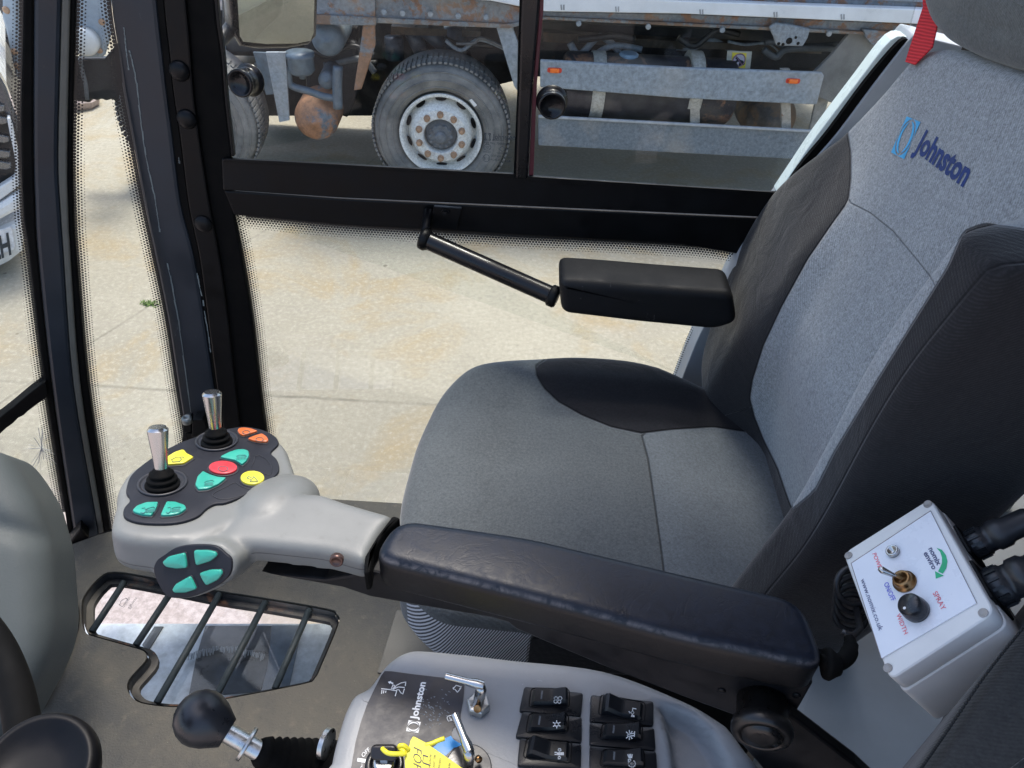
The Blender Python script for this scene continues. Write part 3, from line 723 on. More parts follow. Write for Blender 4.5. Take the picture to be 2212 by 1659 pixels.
seam_attr(cu_, 'rib', None, rl, fn=lambda P: max((P.z - (SZ - .022)) * 1200, (P.y - .635) * 1200, (P.x - .046) * 1200))
b_ = m_cush.node_tree; pr = [n for n in b_.nodes if n.type == 'BSDF_PRINCIPLED'][0]; old = pr.inputs['Base Color'].links[0].from_socket
def N_(t, **k):
    x = b_.nodes.new(t)
    for a, v_ in k.items(): setattr(x, a, v_)
    return x
at_ = N_('ShaderNodeAttribute', attribute_name='rib'); mr_ = N_('ShaderNodeMapRange'); b_.links.new(at_.outputs['Fac'], mr_.inputs[0])
for q_, v_ in enumerate((-1., 1., 1., 0.)): mr_.inputs[q_ + 1].default_value = v_
tc_ = N_('ShaderNodeTexCoord'); dt_ = N_('ShaderNodeVectorMath', operation='DOT_PRODUCT'); b_.links.new(tc_.outputs['Object'], dt_.inputs[0]); dt_.inputs[1].default_value = (.93, .3, -.40)
m1_ = N_('ShaderNodeMath', operation='MULTIPLY'); b_.links.new(dt_.outputs['Value'], m1_.inputs[0]); m1_.inputs[1].default_value = 1750
m2_ = N_('ShaderNodeMath', operation='SINE'); b_.links.new(m1_.outputs[0], m2_.inputs[0])
r2_ = N_('ShaderNodeMapRange'); b_.links.new(m2_.outputs[0], r2_.inputs[0]); r2_.inputs[1].default_value = -.3; r2_.inputs[2].default_value = .3
mx_ = N_('ShaderNodeMix', data_type='RGBA'); b_.links.new(r2_.outputs[0], mx_.inputs[0]); mx_.inputs[6].default_value = (.03, .034, .042, 1); mx_.inputs[7].default_value = (.50, .52, .56, 1)
mz_ = N_('ShaderNodeMix', data_type='RGBA'); b_.links.new(mr_.outputs[0], mz_.inputs[0]); b_.links.new(old, mz_.inputs[6]); b_.links.new(mx_.outputs[2], mz_.inputs[7]); b_.links.new(mz_.outputs[2], pr.inputs['Base Color'])
# base box under the cushion
bm = BM(); prism(bm, [V(p) for p in ((.0, .62, FZ), (.45, .62, FZ), (.45, 1.02, FZ), (.0, 1.02, FZ))], V((0, 0, SZ - .12 - FZ)))
obj('seat_base', bm, m_black, seat, bevel=.02, seg=3)
# backrest
BA = PY(1.08).hit(1535, 870); BT = PY(1.08).hit(1985, 125)
ub = (BT - BA).normalized(); nb = V((-ub.z, 0, ub.x)); BPl = Pl(BA, nb)
fr = (BA, ub, V((0, 1, 0)), nb)
bpx = [(1532, 868), (1530, 800), (1545, 730), (1590, 600), (1640, 492), (1700, 405), (1765, 330), (1828, 272), (1900, 196), (1950, 136), (1985, 106), (2050, 98), (2130, 118), (2212, 148)]
o2 = [to2(fr, BPl.hit(*p)) for p in bpx] + [(.700, -.30), (.690, -.40), (.655, -.465), (.60, -.495), (.50, -.505), (.35, -.505), (.20, -.505), (.08, -.50), (-.02, -.48), (-.05, -.42), (-.055, -.3), (-.05, -.1), (-.045, -.02)]
def sm(a, b, x):
    t = max(0, min(1, (x - a) / (b - a) if b != a else 0)); return t * t * (3 - 2 * t)
def bdisp(u, v_):
    y = v_                                  # 0 at far edge, -.505 at near edge
    h = .052 + .045 * sm(.15, .5, u)
    h *= 1 - sm(.58, .63, u)
    e = h * (1 - sm(-.44, -.355, y))
    e += .022 * sm(-.13, -.05, y) * (1 - sm(.34, .50, u))       # window-side bolster
    e -= .078 * (1 - sm(-.02, .30, u)) * sm(-.005, -.10, y) * (1 - sm(-.30, -.43, y))   # hollow where the cushion tucks in
    return e
bm = BM(); pillow(bm, fr, spline(o2, 9), .13, .022, .008, 34, 6, disp=bdisp, rb=.03)
lt_px = [(1828, 268), (1838, 330), (1838, 390), (1832, 436), (1800, 480), (1745, 560), (1690, 660), (1650, 745), (1626, 820), (1620, 860), (1630, 900), (1650, 950), (1680, 1010), (1700, 1070), (1712, 1100), (1760, 1060), (1800, 980), (1908, 800), (2048, 575), (2080, 500), (2125, 482), (2212, 495), (2500, 540), (2500, -100), (1900, -100), (1700, 200)]
yoke = [(1832, 436), (1880, 460), (1930, 500), (1980, 560), (2012, 600), (2060, 700), (2300, 700), (2500, 500), (2500, -100), (1700, -100), (1838, 390)]
m_back = fabric('grey_back_cloth', (.012, .012, .0145), attrs=(('light', (.185, .212, .238)),), d=(.35, .75, -.6), freq=2200)
# main seam set plus the curved yoke seam
bb = NB('tmp'); bpy.data.materials.remove(bb.m)
def back_cloth():
    b = NB('two_tone_back_cloth'); nf = b.noise(560, 2, .7); nm = b.noise(230, 3, .6); nl = b.noise(7, 3, .5); tw = twill(b, 2000, (.35, .75, -.6)); 
    tw2 = twill(b, 2300, (.45, .35, -.85))
    A = b.n('ShaderNodeAttribute', attribute_name='light').outputs['Fac']; Y = b.n('ShaderNodeAttribute', attribute_name='yoke').outputs['Fac']; D = b.n('ShaderNodeAttribute', attribute_name='crease').outputs['Fac']
    ins = b.mr(A, -1., 1., 1., 0.)
    k = b.math('ADD', b.math('MULTIPLY', b.math('SUBTRACT', nf, .5), 1.3), b.math('MULTIPLY', b.math('SUBTRACT', nm, .5), 1.25))
    k = b.math('ADD', b.math('ADD', k, b.math('MULTIPLY', tw, .10)), b.math('ADD', 1., b.math('MULTIPLY', b.math('SUBTRACT', nl, .5), .2)))
    vm = b.n('ShaderNodeVectorMath', operation='SCALE'); vm.inputs[0].default_value = (.27, .288, .298); b.l(k, vm.inputs['Scale'])
    dk = b.mix(b.mr(b.math('MULTIPLY', b.math('ADD', tw2, 1.), b.mr(nm, .35, .6, .2, 1.)), .3, 2., 0, .3), (.019, .019, .0205), (.055, .055, .059))
    c = b.mix(ins, dk, vm.outputs[0])
    s1 = b.mr(b.math('ABSOLUTE', A), .5, 3., 1., 0.); s2 = b.math('MULTIPLY', b.mr(b.math('ABSOLUTE', Y), .4, 2.6, .8, 0.), ins); s3 = b.mr(b.math('ABSOLUTE', D), .3, 2., .6, 0.)
    s = b.math('MAXIMUM', b.math('MAXIMUM', s1, s2), s3)
    c = b.mix(b.math('MULTIPLY', s, .7), c, (.01, .01, .012))
    b.set(Base_Color=c, Roughness=.92); b.b.inputs['Specular IOR Level'].default_value = .15
    b.b.inputs['Sheen Weight'].default_value = .3; b.b.inputs['Sheen Roughness'].default_value = .4
    b.bump(b.math('SUBTRACT', b.math('ADD', b.math('MULTIPLY', tw2, .12), b.math('ADD', nf, b.math('MULTIPLY', b.noise(16, 3, .55, dist=.8), 5.))), b.math('MULTIPLY', s, 6.)), .5, .0011); return b.m
bk = obj('backrest', bm, back_cloth(), seat, smooth=True)
seam_attr(bk, 'light', lt_px, rl); seam_attr(bk, 'yoke', yoke, rl)
seam_attr(bk, 'crease', None, rl, fn=lambda P: (V(P) - BA).dot(nb) * 0 + (to2(fr, P)[1] + .487) * 900 if to2(fr, P)[0] > .02 and to2(fr, P)[0] < .6 else 50)
# lettering on the backrest follows its surface
def surf_off(P):
    u, v_ = to2(fr, P); return bdisp(u, v_) + .009
from mathutils.bvhtree import BVHTree
TP = BPl.off(.006)
def conform(bm, tree_obj, lift=.0007):
    me = tree_obj.data; tr_ = BVHTree.FromPolygons([v_.co.copy() for v_ in me.vertices], [tuple(p.vertices) for p in me.polygons])
    for v_ in bm.verts:
        h_ = tr_.ray_cast(v_.co - rl + nb * .1, -nb)
        if h_[0] is not None: v_.co = h_[0] + rl + nb * lift
    return bm
bm = BM()
P = TP.hit(*c3(1345, 985)); Q = TP.hit(*c3(1430, 1030)); S = TP.hit(*c3(1440, 750))
sq_logo(bm, TP, P, Q - P, S - P)
obj('emblem', conform(bm, bk), plain('sky_blue_thread', (.06, .33, .58), .7, bump=.3, bs=1500), bk)
bm = BM(); text_bm(bm, 'Johnston', TP.hit(*c3(1490, 965)), TP.hit(*c3(1812, 1205)), TP.hit(*c3(1553, 832)), bold=.035, th=.0006)
obj('lettering', conform(bm, bk), plain('navy_thread', (.012, .035, .15), .7, bump=.3, bs=1500), bk)
# headrest
hr = BPl.off(.03)
hpx = [(1968, -90), (1972, -20), (1982, 30), (2006, 66), (2036, 88), (2086, 112), (2140, 129), (2212, 144), (2300, 140), (2380, 120), (2420, 50), (2400, -90), (2300, -160), (2100, -170)]
frh = (hr.hit(2200, 0), ub, V((0, 1, 0)), nb)
bm = BM(); pillow(bm, frh, outl_px(hpx, hr, frh, 6), .09, .03, .012, 14, 6, rb=.03)
obj('headrest', bm, fabric('olive_grey_headrest_cloth', (.105, .112, .108), d=(.3, .9, .2)), seat, smooth=True)
# red belt webbing
belt = obj('seat_belt', slab(BM(), M(c3, [(1545, -200), (1665, -200), (1660, 60), (1642, 190), (1615, 305), (1500, 420), (1440, 400), (1475, 290), (1555, 45)]), BPl.off(.006), .002), striped('red_webbing', (.42, .012, .02), (.62, .025, .035), 1600, (.2, .2, .95)), bevel=.0005, loc=BPl.off(.006).hit(2010, 60))
tag(belt, 'bright red seat belt webbing running down beside the headrest', 'seat belt')
# trim of the rear door pillar (pale grey tube, black seal, white body edge)
Bq = PY(1.225)
gl_ = [(2010, 95), (1955, 97), (1885, 187), (1808, 290), (1741, 367), (1688, 437), (1605, 553), (1560, 640), (1512, 722), (1475, 813), (1440, 900), (1380, 1060), (1700, 1060), (1760, 800), (2010, 300), (2100, 150)]
bp = band('rear_pillar_trim', [(1975, 75), (1955, 97), (1885, 187), (1808, 290), (1741, 367), (1688, 437), (1605, 553), (1560, 640), (1512, 722), (1475, 813), (1440, 900), (1380, 1060)], [(2080, 100), (2060, 150), (2000, 260), (1930, 380), (1880, 480), (1830, 560), (1780, 660), (1740, 750), (1700, 830), (1660, 920), (1640, 1000), (1600, 1100)], Bq.off(.006), .06, m_trim, cab, .012)
band('pillar_seal', [(1966, 88), (1944, 90), (1870, 175), (1790, 283), (1725, 362), (1683, 430)], [(1985, 95), (1962, 100), (1890, 190), (1812, 294), (1745, 372), (1693, 440)], Bq.off(.002), .03, m_rubber, cab, .003)
band('body_edge', [(1968, 81), (1925, 86), (1850, 180), (1765, 292), (1720, 358), (1679, 419)], [(1972, 88), (1936, 92), (1862, 183), (1778, 292), (1733, 358), (1692, 421)], PY(1.232), .03, plain('mint_white_paint', (.74, .84, .80), .3, var=.03), cab, .002)
# ================================================================== CONTROL ARMREST
AP = PZ(1.73)
arm = thing('control_armrest', AP.hit(1300, 1300), 'black vinyl armrest, its top tinted with blue sky sheen, carrying a grey pod with two chrome joysticks and coloured buttons', 'armrest')
fr = (AP.hit(1300, 1290), V((1, 0, 0)), V((0, 1, 0)), V((0, 0, 1)))
ppx0 = [(872, 1116), (1000, 1132), (1140, 1154), (1475, 1233), (1642, 1271), (1715, 1292), (1757, 1326), (1778, 1385), (1782, 1420), (1770, 1436), (1740, 1438), (1708, 1429), (1475, 1374), (1137, 1284), (840, 1211), (815, 1196), (806, 1180), (822, 1152)]
def adisp(u, v_): return .0035 * math.sin(u * 14 + 1) - .006 * sm(.0, .25, u)
ppx = rounded([V(to2(fr, AP.hit(*p))) for p in ((858, 1112), (1140, 1152), (1475, 1231), (1738, 1292), (1796, 1446), (1475, 1378), (1137, 1288), (798, 1203))], .026, 8)
bm = BM(); pillow(bm, fr, ppx, .050, .013, .0, 0, 6, rb=.010)
# creased black vinyl, blue sky sheen painted into the upward faces
def vinyl():
    b = NB('black_vinyl_blue_sheen'); n1 = b.noise(14, 4, .6, dist=2.5); n2 = b.noise(60, 4, .6, dist=1.5); n3 = b.noise(420, 2, .5)
    cr = b.math('ABSOLUTE', b.math('SUBTRACT', n1, .5)); cr = b.mr(cr, 0., .03, 0., 1.)
    ea = b.n('ShaderNodeAttribute', attribute_name='edge').outputs['Fac']; sz = b.n('ShaderNodeSeparateXYZ'); ge = b.n('ShaderNodeNewGeometry'); b.l(ge.outputs['Normal'], sz.inputs[0])
    wear = b.math('MULTIPLY', b.mr(b.math('ABSOLUTE', ea), .4, 2.6, 1., 0.), b.math('MULTIPLY', b.mr(sz.outputs[1], -.2, -.5, 0., 1.), b.mr(n2, .38, .6, .05, .55)))
    base_ = b.mix(b.mr(n2, .35, .65), (.003, .0055, .011), (.005, .009, .019)); base_ = b.mix(b.mr(sz.outputs[2], .2, .7), (.007, .0072, .008), base_)
    b.set(Base_Color=b.mix(wear, base_, (.14, .13, .13)), Roughness=b.mr(n2, .3, .7, .34, .5))
    b.b.inputs['Specular IOR Level'].default_value = .32
    b.bump(b.math('ADD', b.math('ADD', b.math('MULTIPLY', cr, .18), b.math('MULTIPLY', n2, .5)), b.math('MULTIPLY', n3, .2)), .35, .0009); return b.m
pdo = obj('pad', bm, vinyl(), arm, smooth=True); seam_attr(pdo, 'edge', None, V(arm.location), fn=lambda P: (P.z - 1.7255) * 1000 if P.y < 1.0 else 99)
# steel bracket under the pad
a_, b_ = AP.hit(810, 1200), AP.hit(1740, 1432); dd = (b_ - a_); dd.z = 0; dd.normalize(); BR = Pl(a_ + V((0, 0, 0)), dd.cross(V((0, 0, 1))))
if BR.n.y > 0: BR = Pl(BR.p, -BR.n)
BR = BR.off(-.006)
bk_ = poly('support_bracket', [(560, 1238), (700, 1252), (805, 1235), (1137, 1310), (1475, 1400), (1735, 1442), (1755, 1480), (1712, 1556), (1660, 1560), (1585, 1546), (1475, 1506), (1304, 1440), (1114, 1360), (1097, 1346), (1064, 1336), (904, 1309), (800, 1290), (740, 1270)], BR, .03, m_brk, arm, .003)
for p in ((253, 1155), (740, 1187)): obj('bracket_rivet', lathe(BM(), BR.off(.0).hit(*c9(*p)), BR.n, [(.004, 0), (.004, .001), (.002, .0018), (0, .002)], 14), m_black2, bk_, smooth=True)
# pivot and strut
pc = BR.off(.028).hit(1646, 1570)
obj('pivot_boss', lathe(BM(), pc - BR.n * .03, BR.n, [(.024, 0), (.024, .024), (.027, .026), (.0285, .030), (.0285, .036), (.026, .040), (.020, .0405), (.0195, .037), (.0185, .037), (.018, .0415), (.010, .0425), (0, .0425)], 44), plain('worn_black_pivot', (.007, .007, .0075), .32, var=.4, vs=60, scr=40, scrc=(.14, .10, .09)), arm, smooth=True)
obj('pivot_shaft', lathe(BM(), BR.hit(1665, 1512) - BR.n * .02, V((0, -.35, -1)), [(.022, -.02), (.024, 0), (.024, .02), (.018, .03)], 30), m_brk, arm, smooth=True)
poly('pivot_strut', M(c9, [(420, 1290), (560, 1275), (700, 1320), (1120, 1640), (1250, 1760), (600, 1760), (390, 1520), (345, 1400)]), BR.off(.012), .014, m_brk, arm, .003)
# cable at the end of the pad
bm = BM(); e0 = AP.off(-.03).hit(*c9(918, 975)); zc = 1.71
pts = [PZ(zc).hit(*c9(*p)) for p in ((905, 980), (940, 975), (1010, 975), (1070, 930), (1090, 860), (1075, 810))]
tube(bm, spline(pts, 5, False), [.0078] * 18 + [.0068] * 3 + [.0055] * 3 + [.0045] * 2, 14)
hk = obj('cable_boot', bm, m_rubber, arm, smooth=True)
lathe_c = lathe(BM(), pts[0] + V((.002, 0, 0)), V((1, -.1, 0)), [(.014, 0), (.015, .004), (.011, .010), (.009, .014)], 20); obj('cable_grommet', lathe_c, m_rubber, arm, smooth=True)
P0 = V((-.35, .62, 1.69)); KN = V((.05, .25, 1)).normalized(); KP = Pl(P0, KN)
fk = (KP.hit(420, 1020), (V((1, 0, 0)) - KN * KN.x).normalized(), None, KN); fk = (fk[0], fk[1], KN.cross(fk[1]).normalized(), KN)
# pod body: fused solids, remeshed to one moulded shell
bm = BM()
body_px = M(kp, [(45, 1165), (60, 1000), (95, 880), (100, 760), (150, 640), (260, 510), (480, 380), (820, 215), (1120, 120), (1480, 68), (1700, 84), (1850, 160), (1960, 270), (2010, 400), (2060, 560), (2080, 760), (1900, 900), (1600, 1010), (1350, 1120), (1150, 1215), (950, 1260), (700, 1285), (400, 1275), (180, 1240)])
KB = KP.off(.002)
pillow(bm, fk, outl_px(body_px, KP, fk, 4), .052, .009, .0, 6, 4, rb=.018)
# palm dome
def ell(bm, c, u, v_, w_, a, b_, c_, n=28, m=16):
    rows = []
    for i in range(1, m):
        th = math.pi * i / m; rows.append([bm.verts.new(c + u * a * math.sin(th) * math.cos(2 * math.pi * k / n) + v_ * b_ * math.sin(th) * math.sin(2 * math.pi * k / n) + w_ * c_ * math.cos(th)) for k in range(n)])
    t_, b2 = bm.verts.new(c + w_ * c_), bm.verts.new(c - w_ * c_)
    for r0, r1 in zip(rows[:-1], rows[1:]):
        for k in range(n): bm.faces.new((r0[k], r1[k], r1[(k + 1) % n], r0[(k + 1) % n]))
    for k in range(n): bm.faces.new((t_, rows[0][k], rows[0][(k + 1) % n])); bm.faces.new((b2, rows[-1][(k + 1) % n], rows[-1][k]))
dc = KP.off(-.014).hit(*kp(1865, 945)); ax1 = (KP.hit(*kp(2060, 480)) - KP.hit(*kp(1350, 1000))).normalized(); ax2 = KN.cross(ax1)
ell(bm, dc, ax1, ax2, KN, .056, .040, .029)
ell(bm, KP.off(-.030).hit(*kp(1650, 1130)), ax1, ax2, KN, .06, .03, .03); pass
# arm to the pad
AT = PZ(1.715)
af = (AT.hit(740, 1130), V((1, 0, 0)), V((0, 1, 0)), V((0, 0, 1)))
apx = [(560, 1060), (690, 1058), (745, 1078), (850, 1108), (846, 1120), (822, 1150), (800, 1190), (790, 1216), (700, 1190), (560, 1175), (450, 1170)]
pillow(bm, af, [V(p) for p in rounded([to2(af, AT.hit(*p)) for p in apx], .01, 4)], .032, .011, .0, 5, 4, rb=.006)
# side boss carrying the second keypad
P1 = KP.hit(420, 1172)
SN = V((-.16, -.80, .58)).normalized(); SP = Pl(P1 + V((0, -.012, -.022)), SN)
sf = (SP.hit(420, 1233), None, None, SN); su = (V((1, 0, 0)) - SN * SN.x).normalized(); sf = (sf[0], su, SN.cross(su), SN)
spx = M(c5, [(1000, 400), (1005, 330), (1060, 265), (1150, 222), (1250, 205), (1400, 212), (1470, 260), (1512, 305), (1508, 385), (1470, 440), (1400, 490), (1250, 550), (1120, 558), (1060, 520)])
cenp = (418, 1234)
bpx2 = [(cenp[0] + (x - cenp[0]) * 1.07, cenp[1] + (y - cenp[1]) * 1.07) for x, y in spx]
pillow(bm, sf, outl_px(bpx2, SP, sf, 4), .060, .004, 0, 4, 3, rb=.02)
def pod_mat():
    b = NB('pod_plastic'); n1 = b.noise(12, 4, .6); n2 = b.noise(55, 5, .7); g_ = b.n('ShaderNodeNewGeometry'); X = b.n('ShaderNodeSeparateXYZ'); b.l(g_.outputs['Position'], X.inputs[0])
    dt = b.n('ShaderNodeVectorMath', operation='DOT_PRODUCT'); b.l(g_.outputs['Position'], dt.inputs[0]); dt.inputs[1].default_value = KN
    dn_ = b.n('ShaderNodeVectorMath', operation='DOT_PRODUCT'); b.l(g_.outputs['Normal'], dn_.inputs[0]); dn_.inputs[1].default_value = KN
    a = b.mr(b.math('ABSOLUTE', b.math('SUBTRACT', dt.outputs['Value'], P0.dot(KN) - .036)), .0003, .0008, 1., 0.)
    c_ = b.mr(b.math('ABSOLUTE', b.math('SUBTRACT', X.outputs[2], 1.7005)), .0003, .0008, 1., 0.)
    left = b.mr(X.outputs[0], -.255, -.2549, 1., 0.); side = b.mr(dn_.outputs['Value'], .5, .35, 0., 1.)
    s_ = b.math('MULTIPLY', b.math('ADD', b.math('MULTIPLY', a, left), b.math('MULTIPLY', c_, b.math('SUBTRACT', 1., left))), side)
    col = b.mix(b.mr(n1, .35, .65), (.135, .141, .134), (.158, .164, .155)); col = b.mix(b.mr(n2, .60, .72, 0, .35), col, (.12, .12, .11))
    b.set(Base_Color=b.mix(b.math('MULTIPLY', s_, .75), col, (.02, .02, .02)), Roughness=b.mr(n2, .3, .7, .40, .55)); b.bump(b.math('SUBTRACT', b.noise(800, 2), b.math('MULTIPLY', s_, 3.)), .2, .0006); return b.m
pod = obj('control_pod', bm, pod_mat(), arm, smooth=True, recalc=True)
rm = pod.modifiers.new('remesh', 'REMESH'); rm.mode = 'VOXEL'; rm.voxel_size = .0021; rm.use_smooth_shade = True
smo = pod.modifiers.new('smooth', 'SMOOTH'); smo.iterations = 26; smo.factor = .6
# seam line round the pod is a real groove strip
bm = BM(); stpx(bm, [M(c5, [(1525, 255), (1800, 275), (2212, 300), (2350, 330)])], Pl(AT.hit(700, 1205) + V((0, -.002, -.0)), V((.1, -1, .1))), .0007, .0006)
obj('screw_cap', lathe(BM(), Pl(AT.hit(790, 1216) + V((0, -.003, 0)), (0.05, -1, .25)).hit(727, 1211), V((.05, -1, .25)), [(.0068, -.004), (.0068, .0015), (.005, .0025), (.0045, .001), (0, .001)], 22), plain('brown_bronze_screw', (.10, .06, .05), .35, metal=.7), pod, smooth=True); bm.free()
poly('pod_end_gasket', [(848, 1112), (866, 1118), (830, 1150), (806, 1190), (800, 1235), (786, 1240), (788, 1200), (812, 1160)], AT.off(-.002), .03, m_rubber, pod, .003)
# main keypad
kpx = M(kp, [(215, 760), (250, 640), (330, 545), (480, 430), (700, 300), (900, 215), (1120, 145), (1300, 105), (1480, 78), (1600, 90), (1720, 120), (1830, 180), (1872, 235), (1860, 280), (1800, 340), (1795, 375), (1850, 430), (1878, 500), (1875, 560), (1830, 620), (1700, 730), (1500, 830), (1300, 905), (1180, 920), (1090, 970), (1000, 1050), (860, 1105), (700, 1132), (500, 1135), (330, 1118), (215, 1075), (182, 1020), (200, 955), (250, 895), (250, 850), (222, 810)])
bm = BM(); pillow(bm, (fk[0] + KN * .0032, fk[1], fk[2], KN), outl_px(kpx, KP, fk, 5), .006, .0012, 0, 3, 3)
key = obj('keypad', bm, m_key, arm, smooth=True)
es = key.modifiers.new('es', 'EDGE_SPLIT'); es.split_angle = .6
KT = KP.off(.0033)
def button(px, pl, f, mat, par, h=.0035, rim=True, n=5, name='button', r=.0012, dome=.0006):
    o2 = outl_px(px, pl, f, n) if n > 1 else rounded([to2(f, pl.hit(*p)) for p in px], .003, 4)
    fo = (f[0] + f[3] * ((pl.p - f[0]).dot(f[3])), f[1], f[2], f[3])
    if rim:
        c = sum((V(p) for p in o2), V((0, 0))) / len(o2); big = [c + (V(p) - c) * 1.13 for p in o2]
        bm = BM(); pillow(bm, (fo[0] + f[3] * .0009, f[1], f[2], f[3]), big, .002, .0004, 0, 2, 2); rimo = obj('button_rim', bm, m_keyd, par, smooth=True)
    bm = BM(); pillow(bm, (fo[0] + f[3] * h, f[1], f[2], f[3]), o2, h + .001, r, dome, 4, 3)
    return obj(name, bm, mat, par, smooth=True)
def ell_px(x, y, rx, ry, n=16): return [(x + rx * math.cos(i * 6.2832 / n), y + ry * math.sin(i * 6.2832 / n)) for i in range(n)]
def corner(px, r, f, pl):  return px
B_ = [('yellow', m_yel, [(668, 400), (740, 355), (820, 328), (845, 330), (870, 365), (950, 405), (840, 475), (660, 487), (640, 440)]),
      ('teal', m_teal, [(1235, 405), (1330, 355), (1420, 325), (1500, 322), (1545, 340), (1552, 390), (1525, 445), (1475, 487), (1400, 440), (1300, 420)]),
      ('teal', m_teal, [(1050, 560), (1130, 600), (1215, 625), (1305, 632), (1220, 700), (1110, 750), (1000, 760), (965, 710), (990, 620)]),
      ('teal', m_teal, [(283, 990), (330, 940), (440, 900), (565, 897), (540, 970), (490, 1043), (390, 1035), (310, 1010)]),
      ('teal', m_teal, [(655, 893), (750, 895), (850, 930), (872, 968), (800, 1020), (700, 1040), (590, 1043), (615, 980)]),
      ('orange', m_org, [(1425, 120), (1440, 92), (1500, 85), (1580, 98), (1648, 122), (1560, 150), (1490, 172), (1450, 155)]),
      ('orange', m_org, [(1535, 205), (1620, 170), (1690, 150), (1740, 180), (1762, 215), (1755, 238), (1680, 240), (1600, 228)])]
for nm, mt, px in B_:
    ii = spline([to2(fk, KT.hit(*kp(*p))) for p in px], 1)
    o2 = rounded([V(p) for p in ii], .0022, 4)
    c = sum((V(p) for p in o2), V((0, 0))) / len(o2)
    fo = (fk[0] + KN * .0033, fk[1], fk[2], KN)
    bm = BM(); pillow(bm, (fo[0] + KN * .0008, *fo[1:]), [c + (p - c) * 1.12 for p in o2], .002, .0004, 0, 2, 2); obj('button_rim', bm, m_keyd, key, smooth=True)
    bm = BM(); pillow(bm, (fo[0] + KN * .0034, *fo[1:]), o2, .004, .001, .0005, 4, 3); o_ = obj('button', bm, mt, key, smooth=True); o_['label'] = nm + ' button'
o_ = button(M(kp, ell_px(1268, 520, 155, 70)), KT, fk, m_red, key); o_['label'] = 'round red button'
o_ = button(M(kp, ell_px(1588, 632, 130, 73)), KT, fk, m_yel, key); o_['label'] = 'round yellow button with an arrow'
for px in ([(1615, 375), (1660, 365), (1740, 410), (1795, 480), (1800, 550), (1780, 588), (1720, 570), (1640, 545), (1555, 525), (1600, 450)], [(1400, 660), (1450, 700), (1520, 730), (1590, 745), (1500, 800), (1350, 840), (1220, 845), (1140, 805), (1180, 770), (1290, 715)]):
    o2 = rounded([V(to2(fk, KT.hit(*kp(*p)))) for p in px], .0025, 4); c = sum(o2, V((0, 0))) / len(o2)
    bm = BM(); L3 = [fk[0] + fk[1] * p.x + fk[2] * p.y + KN * .0034 for p in o2]; tube(bm, L3, .0005, 6, closed=True); obj('blank_button', bm, m_keyd, key, smooth=True)
# button marks
bm = BM(); KI = KP.off(.0073)
def kl(L): return M(kp, L)
stpx(bm, [kl(circ(0, 1268, 515, 52, 26)), kl([(1528, 615), (1545, 597), (1590, 622), (1600, 600), (1647, 650), (1562, 652), (1578, 635), (1528, 615)]),
          kl([(705, 415), (760, 388), (830, 386), (845, 400)]), kl([(705, 415), (720, 440), (790, 436), (815, 410), (800, 395)]),
          kl([(1415, 380), (1440, 365), (1505, 365), (1520, 378)]), kl([(1065, 665), (1085, 650), (1150, 640), (1165, 650)]),
          kl([(430, 960), (450, 945), (510, 930), (525, 940)]), kl([(710, 950), (730, 940), (790, 930), (805, 935)]),
          kl([(370, 990), (400, 1000), (430, 980), (415, 940), (385, 945)]), kl([(650, 990), (670, 1000), (700, 975), (695, 935), (665, 940)]),
          kl(circ(0, 1520, 118, 40, 20)), kl(circ(0, 1665, 195, 42, 22))], KI, .0006)
for (x0, y0, sx_) in ((1425, 382, 14), (1075, 668, 12), (440, 962, 12), (720, 955, 12)):
    for k in range(7): stpx(bm, [kl([(x0 + k * sx_, y0 - k * 1.5), (x0 - 8 + k * (sx_ + 3), y0 + 30 - k)])], KI, .0006)
obj('button_marks', bm, plain('grey_ink', (.03, .12, .13), .6, bump=0), key)
# side keypad
bm = BM(); scale = .955
kx = [(cenp[0] + (x - cenp[0]) * .97, cenp[1] + (y - cenp[1]) * .97) for x, y in spx]
pillow(bm, (sf[0] + SN * .0022, *sf[1:]), outl_px(kx, SP, sf, 4), .006, .001, 0, 3, 3)
ks = obj('side_keypad', bm, m_key, arm, smooth=True); es = ks.modifiers.new('es', 'EDGE_SPLIT'); es.split_angle = .6
for px in ([(1060, 322), (1100, 285), (1205, 260), (1215, 310), (1220, 358), (1150, 363), (1085, 352)], [(1265, 245), (1350, 243), (1405, 255), (1415, 280), (1370, 315), (1280, 343), (1270, 300)], [(1125, 500), (1145, 465), (1240, 410), (1262, 450), (1282, 495), (1210, 518), (1140, 518)], [(1300, 392), (1370, 370), (1440, 370), (1450, 395), (1420, 435), (1345, 472), (1320, 435)]):
    SPt = SP.off(.0022); o2 = rounded([V(to2(sf, SPt.hit(*c5(*p)))) for p in px], .0025, 4); c = sum(o2, V((0, 0))) / len(o2)
    fo = (sf[0] + SN * .0022, *sf[1:])
    bm = BM(); pillow(bm, (fo[0] + SN * .0008, *fo[1:]), [c + (p - c) * 1.1 for p in o2], .002, .0004, 0, 2, 2); obj('button_rim', bm, m_keyd, ks, smooth=True)
    bm = BM(); pillow(bm, (fo[0] + SN * .0034, *fo[1:]), o2, .004, .0014, .001, 4, 3); obj('button', bm, m_teal, ks, smooth=True)
